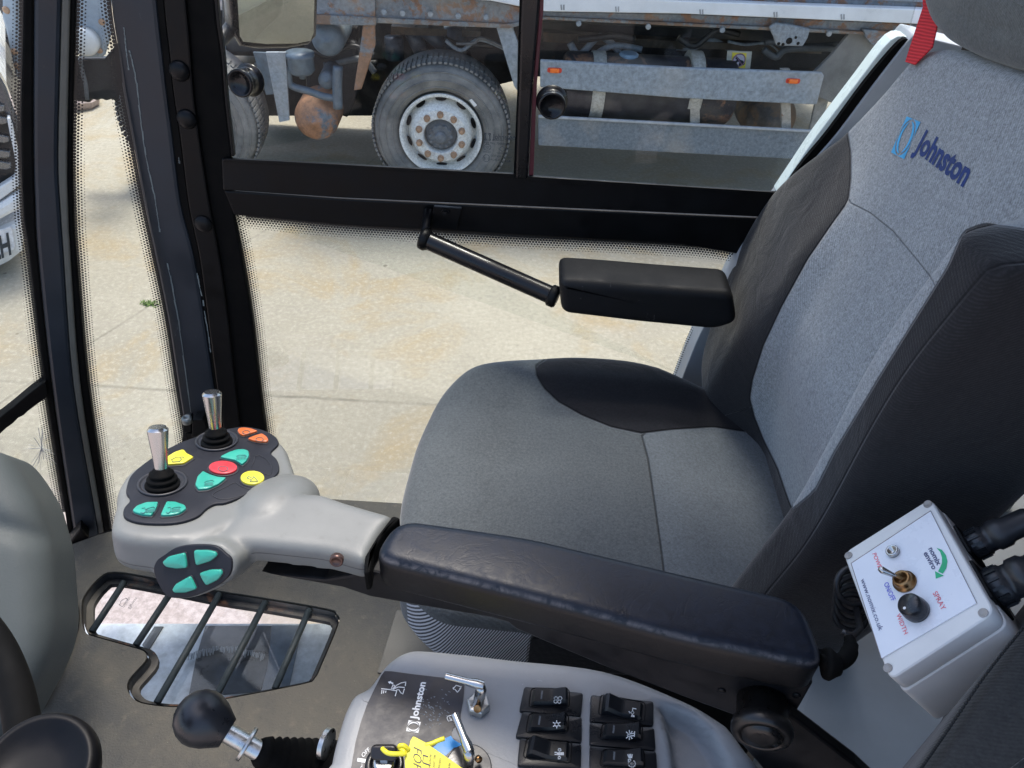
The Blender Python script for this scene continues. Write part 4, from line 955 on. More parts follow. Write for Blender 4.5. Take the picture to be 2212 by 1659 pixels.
# joysticks
for (bx_, by_, tx_, ty_, ringx, ringy, rr) in ((350, 1040, 340, 922, 352, 1050, .0255), (467, 955, 457, 846, 469, 958, .0245)):
    base = KP.hit(ringx, ringy + 4); B0 = KP.hit(bx_, by_)
    # direction through the measured tip at real stick height
    tip = min((KP.off(h_ * .001).hit(tx_, ty_) for h_ in range(50, 80)), key=lambda P: abs(((P - B0).normalized()).angle(KN)))
    ax = (tip - base).normalized(); Ln = (tip - base).length
    rg = obj('joystick_ring', lathe(BM(), KP.hit(ringx, ringy), KN, [(rr, .002), (rr, .0052), (rr - .0015, .0060), (rr - .003, .0052), (rr - .0035, .0036), (rr - .006, .0036), (rr - .0065, .0050), (rr - .009, .0044)], 48), m_keyd, key, smooth=True)
    js = obj('joystick', lathe(BM(), base, ax, [(.0055, .004), (.0062, .014), (.0076, Ln * .5), (.0106, Ln * .93), (.0108, Ln * .955), (.0088, Ln * .99), (.0086, Ln), (.006, Ln), (0, Ln)], 40), m_chrome, arm, smooth=True)
    es = js.modifiers.new('es', 'EDGE_SPLIT'); es.split_angle = .5
    prof = [(.0175, .001), (.0182, .004), (.0178, .0065), (.0148, .0072), (.0142, .0085), (.0158, .0095), (.0155, .0125), (.0122, .0132), (.0118, .0145), (.0130, .0155), (.0126, .0185), (.0095, .0192), (.0085, .0225), (.0062, .0232)]
    obj('joystick_boot', lathe(BM(), base, (ax * .6 + KN * .4), prof, 40), m_rubber, js, smooth=True)
# ---- coiled cable behind the control box
bm = BM(); pts = []
ca, cb = PZ(1.68).hit(*c9(1105, 450)), PZ(1.64).hit(*c9(1085, 690))
axd = (cb - ca); 
for k in range(110):
    t = k / 109; ph = t * 2 * math.pi * 4.2; ctr_ = ca + axd * t
    pts.append(ctr_ + V((math.cos(ph) * .0175, math.sin(ph) * .012, math.sin(ph) * .012 + math.cos(ph) * 0)))
tail = [PZ(1.68).hit(*c9(*p)) for p in ((1150, 760), (1110, 800), (1060, 790), (1030, 775))]
tube(bm, pts + tail, .0034, 9)
cc = obj('coiled_cable', bm, plain('black_cable', (.014, .014, .016), .4, bump=.1), smooth=True, loc=cb)
tag(cc, 'black coiled cable hanging between the armrest end and the white box', 'cable')

# ================================================================== SWITCHED CONTROL BOX
BZ = Pl(PZ(1.76).hit(1970, 1270), V((-1.1, .1, 1)))
cb_ = thing('spray_control_box', BZ.p - V((0, 0, .1)), 'off white box with a toggle, black knob and printed panel, on the grey cover', 'control box')
fb = (BZ.p, (V((1, 0, 0)) - BZ.n * BZ.n.x).normalized(), None, BZ.n); fb = (fb[0], fb[1], BZ.n.cross(fb[1]), fb[3])
lid = [(2010, 1074), (1820, 1194), (1921, 1470), (2150, 1322)]
lo_ = [V(to2(fb, BZ.hit(*p))) for p in lid]
bm = BM(); pillow(bm, fb, rounded(lo_, .010, 6), .022, .003, 0, 2, 3, rb=.001); obj('lid', bm, m_box, cb_, smooth=True).modifiers.new('es', 'EDGE_SPLIT').split_angle = .5
c = sum(lo_, V((0, 0))) / 4
bm = BM(); pillow(bm, (fb[0] - BZ.n * .0222, *fb[1:]), rounded([c + (p - c) * 1.015 for p in lo_], .009, 6), .060, .003, 0, 2, 3); obj('box_body', bm, m_box, cb_, smooth=True).modifiers.new('es', 'EDGE_SPLIT').split_angle = .5
for p in ((1585, 1606 - 1659 + 1659),):
    pass
for p in ((2004, 1089), (1833, 1200), (1918, 1443), (2124, 1324)):
    obj('lid_screw', lathe(BM(), BZ.off(.0002).hit(*p), BZ.n, [(.0042, 0), (.0042, .0006), (.0034, .0008), (.003, .0002), (0, .0001)], 20), plain('screw_recess', (.33, .31, .29), .5), cb_, smooth=True)
pn = [(2010, 1104), (1839, 1217), (1904, 1422), (2109, 1302)]
bm = BM(); prism(bm, [BZ.off(.0016).hit(*p) for p in pn], -BZ.n * .0014); pnl = obj('printed_panel', bm, m_panel, cb_, bevel=.0003)
bm = BM(); stpx(bm, [pn + [pn[0]]], BZ.off(.0008), .0009, .0002); obj('panel_edge', bm, plain('brown_edge', (.16, .12, .11), .6), pnl)
def arctxt(s_, mt, a, b, d, **k):
    bm = BM(); PP = BZ.off(.0018); text_px(bm, s_, PP, a, b, d, th=.0002, **k); return obj('lettering', bm, mt, pnl)
tr_ = plain('red_ink', (.75, .10, .14), .6, bump=0); tb_ = plain('blue_ink', (.10, .10, .62), .6, bump=0); tn_ = plain('slate_ink', (.07, .08, .17), .6, bump=0); tgn = plain('green_ink', (.03, .42, .19), .6, bump=0)
arctxt('POWER', tr_, c9(1229, 272), c9(1277, 388), c9(1254, 264)); arctxt('ON/OFF', tb_, c9(1303, 468), c9(1354, 582), c9(1330, 450))
arctxt('SPRAY', tr_, c9(1620, 528), c9(1680, 640), c9(1648, 510)); arctxt('WIDTH', tr_, c9(1383, 668), c9(1435, 796), c9(1410, 655))
arctxt('www.nomix.co.uk', tn_, c9(1152, 440), c9(1272, 772), c9(1182, 428)); arctxt('nomix', tn_, c9(1592, 240), c9(1650, 350), c9(1622, 224), bold=.02); arctxt('enviro', tn_, c9(1560, 268), c9(1620, 376), c9(1590, 252), bold=.02)
bm = BM(); PP = BZ.off(.002)
O_ = [(1645, 232), (1680, 245), (1706, 280), (1716, 320), (1708, 365), (1685, 400)]; I_ = [(1645, 232), (1668, 258), (1680, 295), (1680, 330), (1670, 355), (1655, 385)]
for i in range(5):
    pts_ = [PP.hit(*c9(*p)) for p in ((O_[i], O_[i + 1], I_[i + 1], I_[i]) if i else (O_[0], O_[1], I_[1]))]; bm.faces.new([bm.verts.new(p) for p in pts_])
bm.faces.new([bm.verts.new(PP.hit(*c9(*p))) for p in ((1635, 383), (1692, 412), (1640, 432))]); obj('green_arrow', bm, tgn, pnl, recalc=False)
n_ = BZ.n
obj('lamp_bezel', lathe(BM(), BZ.off(.0016).hit(*c9(1368, 262)), n_, [(.0062, 0), (.0062, .004), (.0055, .005), (.0042, .0045), (.002, .001), (0, .0008)], 30), m_chrome, cb_, smooth=True)
tc_ = BZ.off(.0016).hit(*c9(1442, 455))
tgb = obj('toggle_collar', lathe(BM(), tc_, n_, [(.0110, 0), (.0110, .0025), (.0095, .0027), (.0088, .006), (.0080, .0085), (.0058, .0088), (.0055, .004), (0, .004)], 32), m_brass, cb_, smooth=True)
tipb = BZ.off(.022).hit(*c9(1290, 375)); bs_ = tc_ + n_ * .006
bm = BM(); tube(bm, [bs_, bs_ + (tipb - bs_) * .6, bs_ + (tipb - bs_) * .9, tipb, tipb + (tipb - bs_).normalized() * .003], [.0018, .0026, .0033, .0034, .0018], 16); obj('toggle_lever', bm, m_chrome, cb_, smooth=True)
kc = BZ.off(.0016).hit(*c9(1520, 640))
kb = obj('width_knob', lathe(BM(), kc, (n_ + V((-.12, 0, 0))).normalized(), [(.0118, 0), (.0120, .004), (.0108, .013), (.0095, .0150), (0, .0155)], 40), plain('black_knob', (.018, .020, .024), .3), cb_, smooth=True)
obj('knob_dot', lathe(BM(), BZ.off(.0172).hit(*c9(1437, 622)), n_, [(.0014, 0), (0, .0003)], 10), m_inkw, kb)
# plugs on the side of the box
ea_, eb_ = BZ.hit(2012, 1076), BZ.hit(2150, 1322); ed_ = (eb_ - ea_).normalized(); eo_ = BZ.n.cross(ed_).normalized()
if eo_.dot(BZ.hit(2100, 1150) - BZ.hit(1950, 1270)) < 0: eo_ = -eo_
for (ctr, s_) in (((2052, 1148), 1.12), ((2096, 1240), 1.42)):
    cpt = BZ.hit(*ctr) - BZ.n * .032 + eo_ * .007; ax = eo_
    fl_ = obj('plug_flange', prism(BM(), [cpt - ax * .005 + ed_ * a_ + BZ.n * b_ for a_, b_ in ((-.015 * s_, -.015 * s_), (.015 * s_, -.015 * s_), (.015 * s_, .015 * s_), (-.015 * s_, .015 * s_))], ax * .0035), m_black, cb_, bevel=.001)
    pg = obj('cable_plug', lathe(BM(), cpt, ax, [(.0125 * s_, -.004), (.0125 * s_, .012), (.0112 * s_, .013), (.0112 * s_, .018), (.0128 * s_, .020), (.0128 * s_, .030), (.0108 * s_, .033), (.0104 * s_, .052), (.0072 * s_, .060), (.0068 * s_, .14)], 30), plain('plug_black', (.02, .021, .024), .38) if 'plug_black' not in bpy.data.materials else bpy.data.materials['plug_black'], cb_, smooth=True)
    bm = BM(); u_ = ed_; v2 = ax.cross(u_)
    for k in range(14):
        a = k * 2 * math.pi / 14; p = cpt + (u_ * math.cos(a) + v2 * math.sin(a)) * .0127 * s_; bar(bm, p, p + ax * .010, .0025, .0022, (u_ * math.cos(a) + v2 * math.sin(a)))
    obj('plug_ridges', bm, m_sw, pg)
    for (q0, q1) in ((-1, -1), (1, -1), (1, 1), (-1, 1)):
        obj('flange_screw', lathe(BM(), cpt - ax * .004 + (u_ * q0 + v2 * q1) * .0105 * s_, ax, [(.0024, 0), (.002, .0016), (0, .002)], 12), m_chrome, fl_, smooth=True)

# ================================================================== SIDE CONSOLE
CZ = 1.55; CPn = PZ(CZ)
con = thing('side_console', (.1, .3, CZ - .3), 'light grey moulded console beside the seat with black rocker switches and a black printed plate', 'console')
fc = (V((.1, .35, CZ)), V((1, 0, 0)), V((0, 1, 0)), V((0, 0, 1)))
opx = M(c8, [(0, 1330), (40, 1230), (85, 1160), (180, 1105), (270, 985), (340, 920), (420, 880), (520, 868), (800, 892), (1100, 928), (1700, 1000), (2212, 1190)]) + M(c9, [(250, 1330), (330, 1400), (420, 1520), (560, 1700), (640, 1900)]) + M(c8, [(-80, 1900), (-70, 1600)])
dish = rounded([V(to2(fc, CPn.hit(*p))) for p in M(c8, [(2060, 1230), (2180, 1240), (2300, 1300), (2400, 1400), (2500, 1560), (2620, 1900), (2170, 1900), (2120, 1500)])], .02, 4)
bm = BM(); pillow(bm, fc, outl_px(opx, CPn, fc, 5), .30, .016, .0, 44, 5, rb=.004, cen=to2(fc, CPn.hit(1180, 1680)), disp=lambda u, v_: -.028 * sm(.0, .011, -sdist(dish, (u, v_))))
cns = obj('console_shell', bm, m_plast2, con, smooth=True)
# black printed plate
plx = M(tg, [(585, 142), (680, 145), (1000, 188), (1640, 262), (1632, 420), (1615, 560), (1590, 700), (1585, 790), (1560, 850), (1500, 880), (1468, 940), (1480, 1020), (1540, 1075), (1620, 1100), (1600, 1300), (1500, 1500), (100, 1600), (150, 1380), (200, 1080), (270, 820), (350, 590), (450, 380), (540, 200)])
C1 = CPn.off(.0012)
bm = BM(); prism(bm, [C1.hit(*p) for p in plx], V((0, 0, -.002))); plate = obj('printed_plate', bm, plain('scuffed_black_plate', (.018, .018, .024), .42, var=.3, vs=40, bump=.3, bs=120, bd=.0006, scr=26, scrc=(.06, .07, .08)), con)
bm = BM(); rs = random.Random(3)
for k in range(70):
    x = rs.gauss(1180, 120); y = rs.gauss(640, 120)
    if not 800 < x < 1500: continue
    a = rs.uniform(-1.2, .4); L = rs.uniform(5, 28); stpx(bm, [[tg(x, y), tg(x + math.cos(a) * L, y - math.sin(a) * L)]], C1, rs.uniform(.0003, .0009), .0002)
obj('plate_scuffs', bm, plain('scuff_grey', (.16, .19, .22), .5, bump=0), plate)
bm = BM(); CI = C1.off(.0002)
text_px(bm, 'Johnston', CI, tg(1010, 790), tg(1128, 292), tg(918, 780), bold=.03, th=.0002)
P = CI.hit(*tg(1030, 960)); sq_logo(bm, CI, P, CI.hit(*tg(1062, 815)) - P, CI.hit(*tg(868, 935)) - P, th=.0003)
stpx(bm, [M(tg, L) for L in ([(543, 375), (665, 388), (690, 395), (745, 402), (725, 470)], [(550, 395), (545, 438)], [(575, 400), (570, 432)], [(602, 404), (598, 425)], [(675, 372), (695, 325), (718, 332), (698, 380), (675, 372)], [(705, 385), (740, 330), (800, 300), (865, 285), (858, 335)], [(725, 370), (765, 352), (845, 358)], [(745, 390), (770, 385), (800, 430), (825, 445), (845, 378)], [(1488, 375), (1530, 330), (1595, 350), (1590, 370), (1545, 422), (1515, 385)], [(1490, 360), (1500, 385)], [(1575, 375), (1600, 345)], [(1490, 722), (1415, 740), (1410, 765), (1425, 800), (1480, 790)], [(1445, 755), (1450, 780), (1475, 775)], [(1430, 805), (1445, 795)])], CI, .0009, .0002)
bm.faces.new([bm.verts.new(CI.off(.0003).hit(*tg(*p))) for p in ((628, 285), (672, 270), (668, 283), (702, 297), (695, 318), (660, 300), (652, 312))])
text_px(bm, 'OFF', CI, tg(300, 1285), tg(395, 1190), tg(275, 1240), th=.0002); text_px(bm, 'ACC', CI, tg(245, 1560), tg(300, 1370), tg(235, 1520), th=.0002)
prism(bm, [CI.hit(*tg(*p)) for p in ((230, 1290), (362, 1310), (355, 1358), (220, 1335))], V((0, 0, .0003)))
obj('plate_marks', bm, m_inkw, plate, recalc=False)
# blue sector label and black dial under the second T-handle
bm = BM(); prism(bm, [C1.off(.0004).hit(*tg(*p)) for p in ((1225, 1150), (1290, 1090), (1380, 1030), (1460, 995), (1490, 1040), (1560, 1085), (1630, 1105), (1640, 1140), (1500, 1150), (1400, 1250), (1330, 1300))], V((0, 0, -.001)))
obj('blue_label', bm, plain('blue_sticker', (.01, .25, .62), .45, bump=0), con)
dl = CPn.hit(*tg(1690, 1430))
obj('dial_disc', lathe(BM(), dl, (0, 0, 1), [(.0235, 0), (.0235, .0035), (.0225, .0042), (0, .0042)], 56), plain('dial_black', (.03, .031, .035), .35, scr=40, scrc=(.2, .17, .12)), con, smooth=True).modifiers.new('es', 'EDGE_SPLIT').split_angle = .5
# T-handles: bent round steel rods on a nut
def handle(label, foot, elbow, tip, zf, ze, zt, nut):
    F_, E_, T_ = CPn.off(zf).hit(*tg(*foot)), CPn.off(ze).hit(*tg(*elbow)), CPn.off(zt).hit(*tg(*tip))
    h_ = thing('valve_handle', CPn.hit(*tg(*foot)), label, 'handle', 'bent chrome valve handles on the console')
    bm = BM(); tube(bm, [F_, F_ + (E_ - F_) * .8, E_ + (T_ - E_) * .06], [.0058, .0060, .0052], 18); o1 = obj('stem', bm, m_chrome, h_, smooth=True)
    bm = BM(); tube(bm, [E_ - (T_ - E_) * .04, E_ + (T_ - E_) * .15, E_ + (T_ - E_) * .4, T_], [.0050, .0056, .0040, .0042], 18); obj('lever_rod', bm, m_chrome, h_, smooth=True).modifiers.new('es', 'EDGE_SPLIT').split_angle = .7
    if nut:
        c_ = CPn.hit(*tg(*nut)); obj('hex_nut', lathe(BM(), c_, (0, 0, 1), [(.0128, 0), (.0128, .010), (.0115, .0115), (.0075, .0118)], 6, start=.3), m_zinc, h_, bevel=.0006)
        obj('grub_screw', lathe(BM(), F_ + V((0, -.0055, .004)), (0.05, -.8, .6), [(.0042, 0), (.0042, .0022), (.0036, .0026), (0, .0026)], 22), m_brass, h_, smooth=True)
    return h_
handle('bent chrome handle on a hexagon nut above the printed plate, lever pointing left', (1815, 590), (1870, 330), (1390, 210), .010, .040, .042, (1820, 625))
h2 = handle('bent chrome handle standing on the round black dial beside the yellow tag', (1680, 1420), (1700, 1190), (1510, 720), .004, .034, .036, None)
obj('grub_screw', lathe(BM(), CPn.off(.014).hit(*tg(1810, 1290)), (.5, -.6, .4), [(.0035, 0), (.0035, .004), (0, .004)], 16), m_brass, h2, smooth=True)
# ignition lock, key and yellow tag
lk = CPn.off(.001).hit(*tg(585, 1390))
obj('ignition_lock', lathe(BM(), lk, (0, 0, 1), [(.0195, 0), (.0195, .004), (.0180, .005), (.0125, .005), (.0120, .003), (.0115, .005), (0, .005)], 40), m_gloss, con, smooth=True)
obj('lock_barrel', lathe(BM(), lk + V((0, 0, .005)), (0, 0, 1), [(.0110, 0), (.0110, .003), (.008, .004), (0, .003)], 30), m_chrome, con, smooth=True)
ky = thing('ignition_key', lk, 'black headed ignition key standing in the lock on the printed plate', 'key')
KQ = Pl(CPn.off(.020).hit(*tg(575, 1240)), V((-.05, -.55, .84)))
fq = frame(KQ, KQ.hit(*tg(565, 1230)))
bm = BM(); pillow(bm, fq, rounded([V(to2(fq, KQ.hit(*tg(*p)))) for p in ((400, 1120), (735, 1120), (760, 1290), (700, 1340), (600, 1325), (450, 1330), (388, 1290))], .005, 4), .008, .0025, 0, 3, 3); obj('key_head', bm, plain('key_black', (.014, .012, .012), .35), ky, smooth=True)
bm = BM(); bar(bm, lk + V((0, 0, .004)), KQ.off(-.004).hit(*tg(570, 1300)), .007, .002, V((0, 1, 0))); obj('key_blade', bm, m_zinc, ky)
YT = Pl(CPn.off(.026).hit(*tg(1100, 1300)), V((.1, -.18, 1)))
yt = thing('key_tag', YT.hit(*tg(1000, 1250)), 'yellow plastic key tag with handwriting, looped through the ignition key', 'tag')
myt = plain('yellow_tag_plastic', (.80, .72, .04), .4, var=.06, bump=.05)
bm = BM(); prism(bm, [YT.hit(*tg(*p)) for p in ((960, 1003), (985, 1010), (1120, 1080), (1640, 1440), (1900, 1640), (860, 1640), (858, 1400), (850, 1300), (868, 1200), (905, 1145), (925, 1060))], YT.n * -.0012); tgo = obj('tag_plate', bm, myt, yt, bevel=.0003)
bm = BM(); tube(bm, spline([YT.off(-.002).hit(*tg(*p)) for p in ((1120, 1120), (1200, 1100), (1290, 1060), (1375, 1030))], 3, False), [.0024] * 10, 8); obj('tag_tail', bm, myt, yt, smooth=True)
bm = BM(); zz = spline([YT.off(z_).hit(*tg(x, y)) for x, y, z_ in ((900, 1180, 0), (850, 1130, .004), (790, 1125, .004), (780, 1150, .001), (830, 1195, .003), (850, 1230, .004), (760, 1235, .006), (650, 1230, .007), (590, 1200, .007), (555, 1165, .003))], 4, False); tube(bm, zz, [.0023] * len(zz), 8); obj('tag_loop', bm, myt, yt, smooth=True)
bm = BM(); YI = YT.off(.0003)
text_px(bm, 'FOP', YI, tg(965, 1140), tg(960, 1420), tg(1075, 1190), th=.0002, bold=-.01); text_px(bm, 'LJ1', YI, tg(1085, 1240), tg(1120, 1450), tg(1160, 1265), th=.0002, bold=-.01)
text_px(bm, 'AUTOTAG', YI, tg(1180, 1235), tg(1165, 1420), tg(1205, 1245), th=.0002); text_px(bm, 'REG / STOCK', YI, tg(1235, 1245), tg(1215, 1440), tg(1260, 1255), th=.0002); text_px(bm, 'COLOUR', YI, tg(1310, 1285), tg(1285, 1430), tg(1335, 1300), th=.0002); text_px(bm, 'MODEL', YI, tg(1430, 1350), tg(1415, 1480), tg(1455, 1365), th=.0002)
obj('tag_writing', bm, plain('biro_ink', (.06, .05, .08), .6, bump=0), tgo, recalc=False)

# rocker switches
def switch(bez, rk, up_right, icon, nm):
    """bez: 4 crop corners of the bezel; rk: 4 corners of the rocker (tl,tr,br,bl)"""
    P = [V(CPn.hit(*sw(*p))) for p in bez]
    bm = BM(); f = fc; pillow(bm, (fc[0] + V((0, 0, .005)), *fc[1:]), rounded([V(to2(fc, p)) for p in P], .003, 3), .008, .0012, 0, 2, 2)
    s_ = obj('switch_bezel', bm, m_sw, con, smooth=True); s_['label'] = nm
    s_.modifiers.new('es', 'EDGE_SPLIT').split_angle = .6
    Q = [V(CPn.hit(*sw(*p))) for p in rk]
    L3 = rounded(Q, .004, 4); bm = BM(); e_ = [p + V((0, 0, .0052)) for p in L3]; cq = sum(Q, V()) / 4
    tube(bm, [cq + V((0, 0, .0052)) + (p - cq) * 1.13 for p in L3], .0006, 6, closed=True); obj('switch_rim', bm, m_black2, s_, smooth=True)
    # rocker: profile across its length, two facets
    bm = BM(); rows = []; n = 14
    for i in range(n + 1):
        t = i / n
        if up_right: h_ = .0075 + (.0000 if t < .55 else (t - .55) / .45 * .0055)
        else: h_ = .0150 - (.0085 * min(1, max(0, (t - .12)) / .38)) if t > .12 else .010 + .005 * t / .12
        if i in (0, n): h_ -= .003
        a = Q[0].lerp(Q[1], t); b = Q[3].lerp(Q[2], t); row = []
        for k in range(9):
            q = k / 8; e = abs(q - .5) * 2; inx = 0
            dz = -.0035 * max(0, (e - .8) / .2) ** 2
            row.append(bm.verts.new(a.lerp(b, q) + V((0, 0, h_ + .003 + dz))))
        rows.append([bm.verts.new(a + V((0, 0, .003)))] + row + [bm.verts.new(b + V((0, 0, .003)))])
    for r0, r1 in zip(rows[:-1], rows[1:]):
        for k in range(len(r0) - 1): bm.faces.new((r0[k], r0[k + 1], r1[k + 1], r1[k]))
    bm.faces.new(rows[0]); bm.faces.new(rows[-1][::-1])
    rk_ = obj('rocker', bm, m_sw, s_, smooth=True); rk_.modifiers.new('es', 'EDGE_SPLIT').split_angle = .55
    bm = BM(); hI = .0112 if up_right else .0099
    I = CPn.off(hI + (.0042 if up_right else 0)); I0 = CPn.off(.0109)
    for L in icon: stpx(bm, [[sw(*p) for p in L]], I, .00085, .0003)
    obj('switch_icon', bm, m_inkw, s_)
    if up_right:
        A = Q[0].lerp(Q[1], .26).lerp(Q[3].lerp(Q[2], .26), .25); B = Q[0].lerp(Q[1], .26).lerp(Q[3].lerp(Q[2], .26), .75)
        bm = BM(); bar(bm, A + V((0, 0, .0104)), B + V((0, 0, .0104)), .0018, .0012); obj('indicator_lens', bm, plain('grey_lens', (.11, .12, .13), .3, bump=0) if 'grey_lens' not in bpy.data.materials else bpy.data.materials['grey_lens'], s_)
def cir(x, y, r_, n=10, a0=0, a1=360): return [(x + r_ * math.cos(math.radians(a0 + (a1 - a0) * i / n)), y + r_ * math.sin(math.radians(a0 + (a1 - a0) * i / n))) for i in range(n + 1)]
fan = [cir(655, 345, 22, 10), cir(712, 345, 24, 10), cir(650, 388, 22, 10), cir(700, 392, 22, 10)]
snow = [cir(665, 700, 28, 6)] + [[(665 + 30 * math.cos(a), 700 + 30 * math.sin(a)), (665 + 54 * math.cos(a), 700 + 50 * math.sin(a))] for a in [k * math.pi / 3 + .5 for k in range(6)]]
spry = [[(640, 1080), (665, 1082), (675, 1095), (668, 1110), (640, 1108)], [(690, 1030), (718, 1030), (715, 1050), (728, 1050), (700, 1068), (682, 1048), (692, 1048), (690, 1030)], [(685, 1150), (685, 1168), (710, 1168), (718, 1150), (700, 1132), (685, 1150)]] + [[(680 + k * 22, 1085 + j * 14), (692 + k * 22, 1086 + j * 14)] for k in range(4) for j in range(3)]
wip = [cir(1697, 540, 18, 10), [(1697, 520), (1700, 480), (1745, 490)], [(1650, 525), (1660, 545)], [(1655, 540), (1680, 540)], [(1695, 560), (1695, 595)], [(1680, 590), (1720, 595)], [(1685, 578), (1718, 580)]]
bcn = [[(1725, 800), (1722, 865)], [(1720, 820), (1640, 835), (1628, 848), (1640, 862), (1720, 852)]] + [[(1655 + 30 * math.cos(a), 845 + 34 * math.sin(a)), (1655 + 58 * math.cos(a), 845 + 62 * math.sin(a))] for a in (-2.4, -1.6, -.9, 2.4, 1.6, .9)]
blw = [cir(1690, 1235, 46, 14, -60, 250), cir(1690, 1238, 14, 8), [(1645, 1250), (1640, 1175), (1672, 1172), (1672, 1195)]] + [[(1650 + k * 12, 1155), (1632 + k * 20, 1105 + abs(k - 1.5) * 4)] for k in range(4)]
switch([(222, 212), (1020, 300), (990, 620), (150, 545)], [(345, 250), (800, 262), (805, 480), (310, 480)], True, fan, 'fan switch')
switch([(195, 552), (1002, 628), (1000, 975), (100, 900)], [(315, 592), (790, 595), (780, 830), (270, 830)], True, snow, 'snowflake switch')
switch([(160, 912), (995, 990), (990, 1330), (125, 1290)], [(290, 925), (830, 975), (815, 1240), (240, 1170)], False, spry, 'spray switch')
switch([(1125, 325), (1975, 415), (1975, 740), (1110, 690)], [(1290, 345), (1830, 440), (1810, 680), (1260, 590)], False, wip, 'lever switch')
switch([(1108, 700), (1985, 775), (2005, 1080), (1108, 1010)], [(1310, 728), (1790, 735), (1790, 950), (1275, 930)], True, bcn, 'beacon switch')
switch([(1108, 1020), (2010, 1095), (2030, 1420), (1108, 1380)], [(1305, 1085), (1810, 1080), (1820, 1320), (1280, 1290)], True, blw, 'blower switch')

# ================================================================== GEAR LEVER
gz = 1.30
G0 = PZ(gz + .09).hit(437, 1551); G1 = PZ(gz - .02).hit(720, 1690)
# the stick rises from the console side toward the camera's left
lev = thing('hand_lever', PZ(gz).hit(700, 1640), 'black egg shaped knob on a chrome shaft with a ribbed rubber gaiter', 'lever')
ax = (PZ(gz + .045).hit(531, 1610) - G0).normalized()
def at(px_, z_): return PZ(z_).hit(*px_)
K0, K1, K2 = at((438, 1553), gz + .10), at((500, 1590), gz + .085), at((550, 1617), gz + .070)
axk = (K2 - K0).normalized()
sc_ = (K0 - C0).dot(-(R @ V((0, 0, 1)))) / FPX * 60
obj('knob', lathe(BM(), K0 - axk * sc_ * .15, axk, [(0, -sc_ * .86), (sc_ * .35, -sc_ * .80), (sc_ * .66, -sc_ * .62), (sc_ * .88, -sc_ * .34), (sc_ * .985, 0), (sc_ * .97, sc_ * .28), (sc_ * .86, sc_ * .62), (sc_ * .68, sc_ * .92), (sc_ * .56, sc_ * 1.12), (sc_ * .52, sc_ * 1.18), (.006, sc_ * 1.18)], 44), plain('worn_black_knob', (.016, .017, .021), .33, var=.3, bump=.15, bs=200, scr=14, scrc=(.03, .03, .035)), lev, smooth=True)
obj('chip_mark', lathe(BM(), K0 + (C0 - K0).normalized() * sc_ * 1.02 + V((-.002, -.002, -.008)), (C0 - K0), [(.0022, -.002), (.0016, .0002), (0, .0003)], 7), m_inkw, lev)
obj('shaft', lathe(BM(), K0, axk, [(.0118, sc_), (.0118, sc_ * 1.75), (.0205, sc_ * 1.76), (.0215, sc_ * 1.79), (.0215, sc_ * 1.86), (.0205, sc_ * 1.90), (.0122, sc_ * 1.91), (.0122, sc_ * 2.6)], 36), m_zinc, lev, smooth=True).modifiers.new('es', 'EDGE_SPLIT').split_angle = .5
B0_ = K0 + axk * sc_ * 2.3
e_ = at((760, 1700), gz - .02); axb = (e_ - B0_).normalized(); prof = [(.0105, 0), (.013, .004)]
for k in range(7): prof += [(.016 + k * .0022, .012 + k * .0095), (.0125 + k * .0020, .0165 + k * .0095)]
prof += [(.034, .090), (.034, .15)]
obj('gaiter', lathe(BM(), B0_ - axb * .002, axb, [(r_ * 1.3, h_) for r_, h_ in prof], 32), m_rubber, lev, smooth=True)
kd = CPn.off(-.06).hit(701, 1607)
obj('clamp_wheel', lathe(BM(), at((705, 1607), gz + .06), V((1, -.25, .1)), [(.0, -.004), (.017, -.004), (.0195, -.003), (.0195, .003), (.017, .004), (0, .004)], 48), m_zinc, lev, smooth=True).modifiers.new('es', 'EDGE_SPLIT').split_angle = .5

# ================================================================== STEERING COLUMN COVER + WHEEL
SCP = Pl(PZ(1.35).hit(60, 1230), V((.15, -.55, .8)))
fs = frame(SCP, SCP.hit(-100, 1250))
scx = [(-110, 955), (-45, 962), (-15, 975), (12, 1005), (38, 1045), (58, 1085), (72, 1135), (84, 1190), (92, 1290), (94, 1345), (86, 1400), (65, 1455), (35, 1512), (-20, 1600), (-100, 1650), (-400, 1500), (-420, 1100), (-250, 960)]
bm = BM(); pillow(bm, fs, outl_px(scx, SCP, fs, 5), .16, .05, .02, 10, 6, rb=.02, disp=lambda u, v_: -.012 * math.exp(-((u * .5 + v_ - .10) / .015) ** 2))
colo = obj('steering_column_cover', bm, m_column, smooth=True, loc=PZ(FZ).hit(-60, 1500)); tag(colo, 'grey green moulded steering column cover at the left edge beside the windscreen', 'column cover')
rim = spline([PZ(1.50).hit(*p) for p in ((-260, 1180), (-120, 1270), (-30, 1360), (20, 1450), (48, 1560), (60, 1700), (40, 1900), (-40, 2050))], 6, False)
bm = BM(); tube(bm, rim, .0185, 20); swl = obj('steering_wheel', bm, m_rubber, cab, smooth=True)
kc = PZ(1.56).hit(75, 1662)
obj('spinner_knob', lathe(BM(), kc, V((.05, -.15, 1)), [(.030, -.04), (.052, -.03), (.056, -.015), (.055, -.004), (.050, .002), (.046, .001), (.042, -.004), (.02, -.008), (0, -.008)], 56), plain('soft_black', (.003, .003, .004), .5, bump=.1, spec=.2), swl, smooth=True)

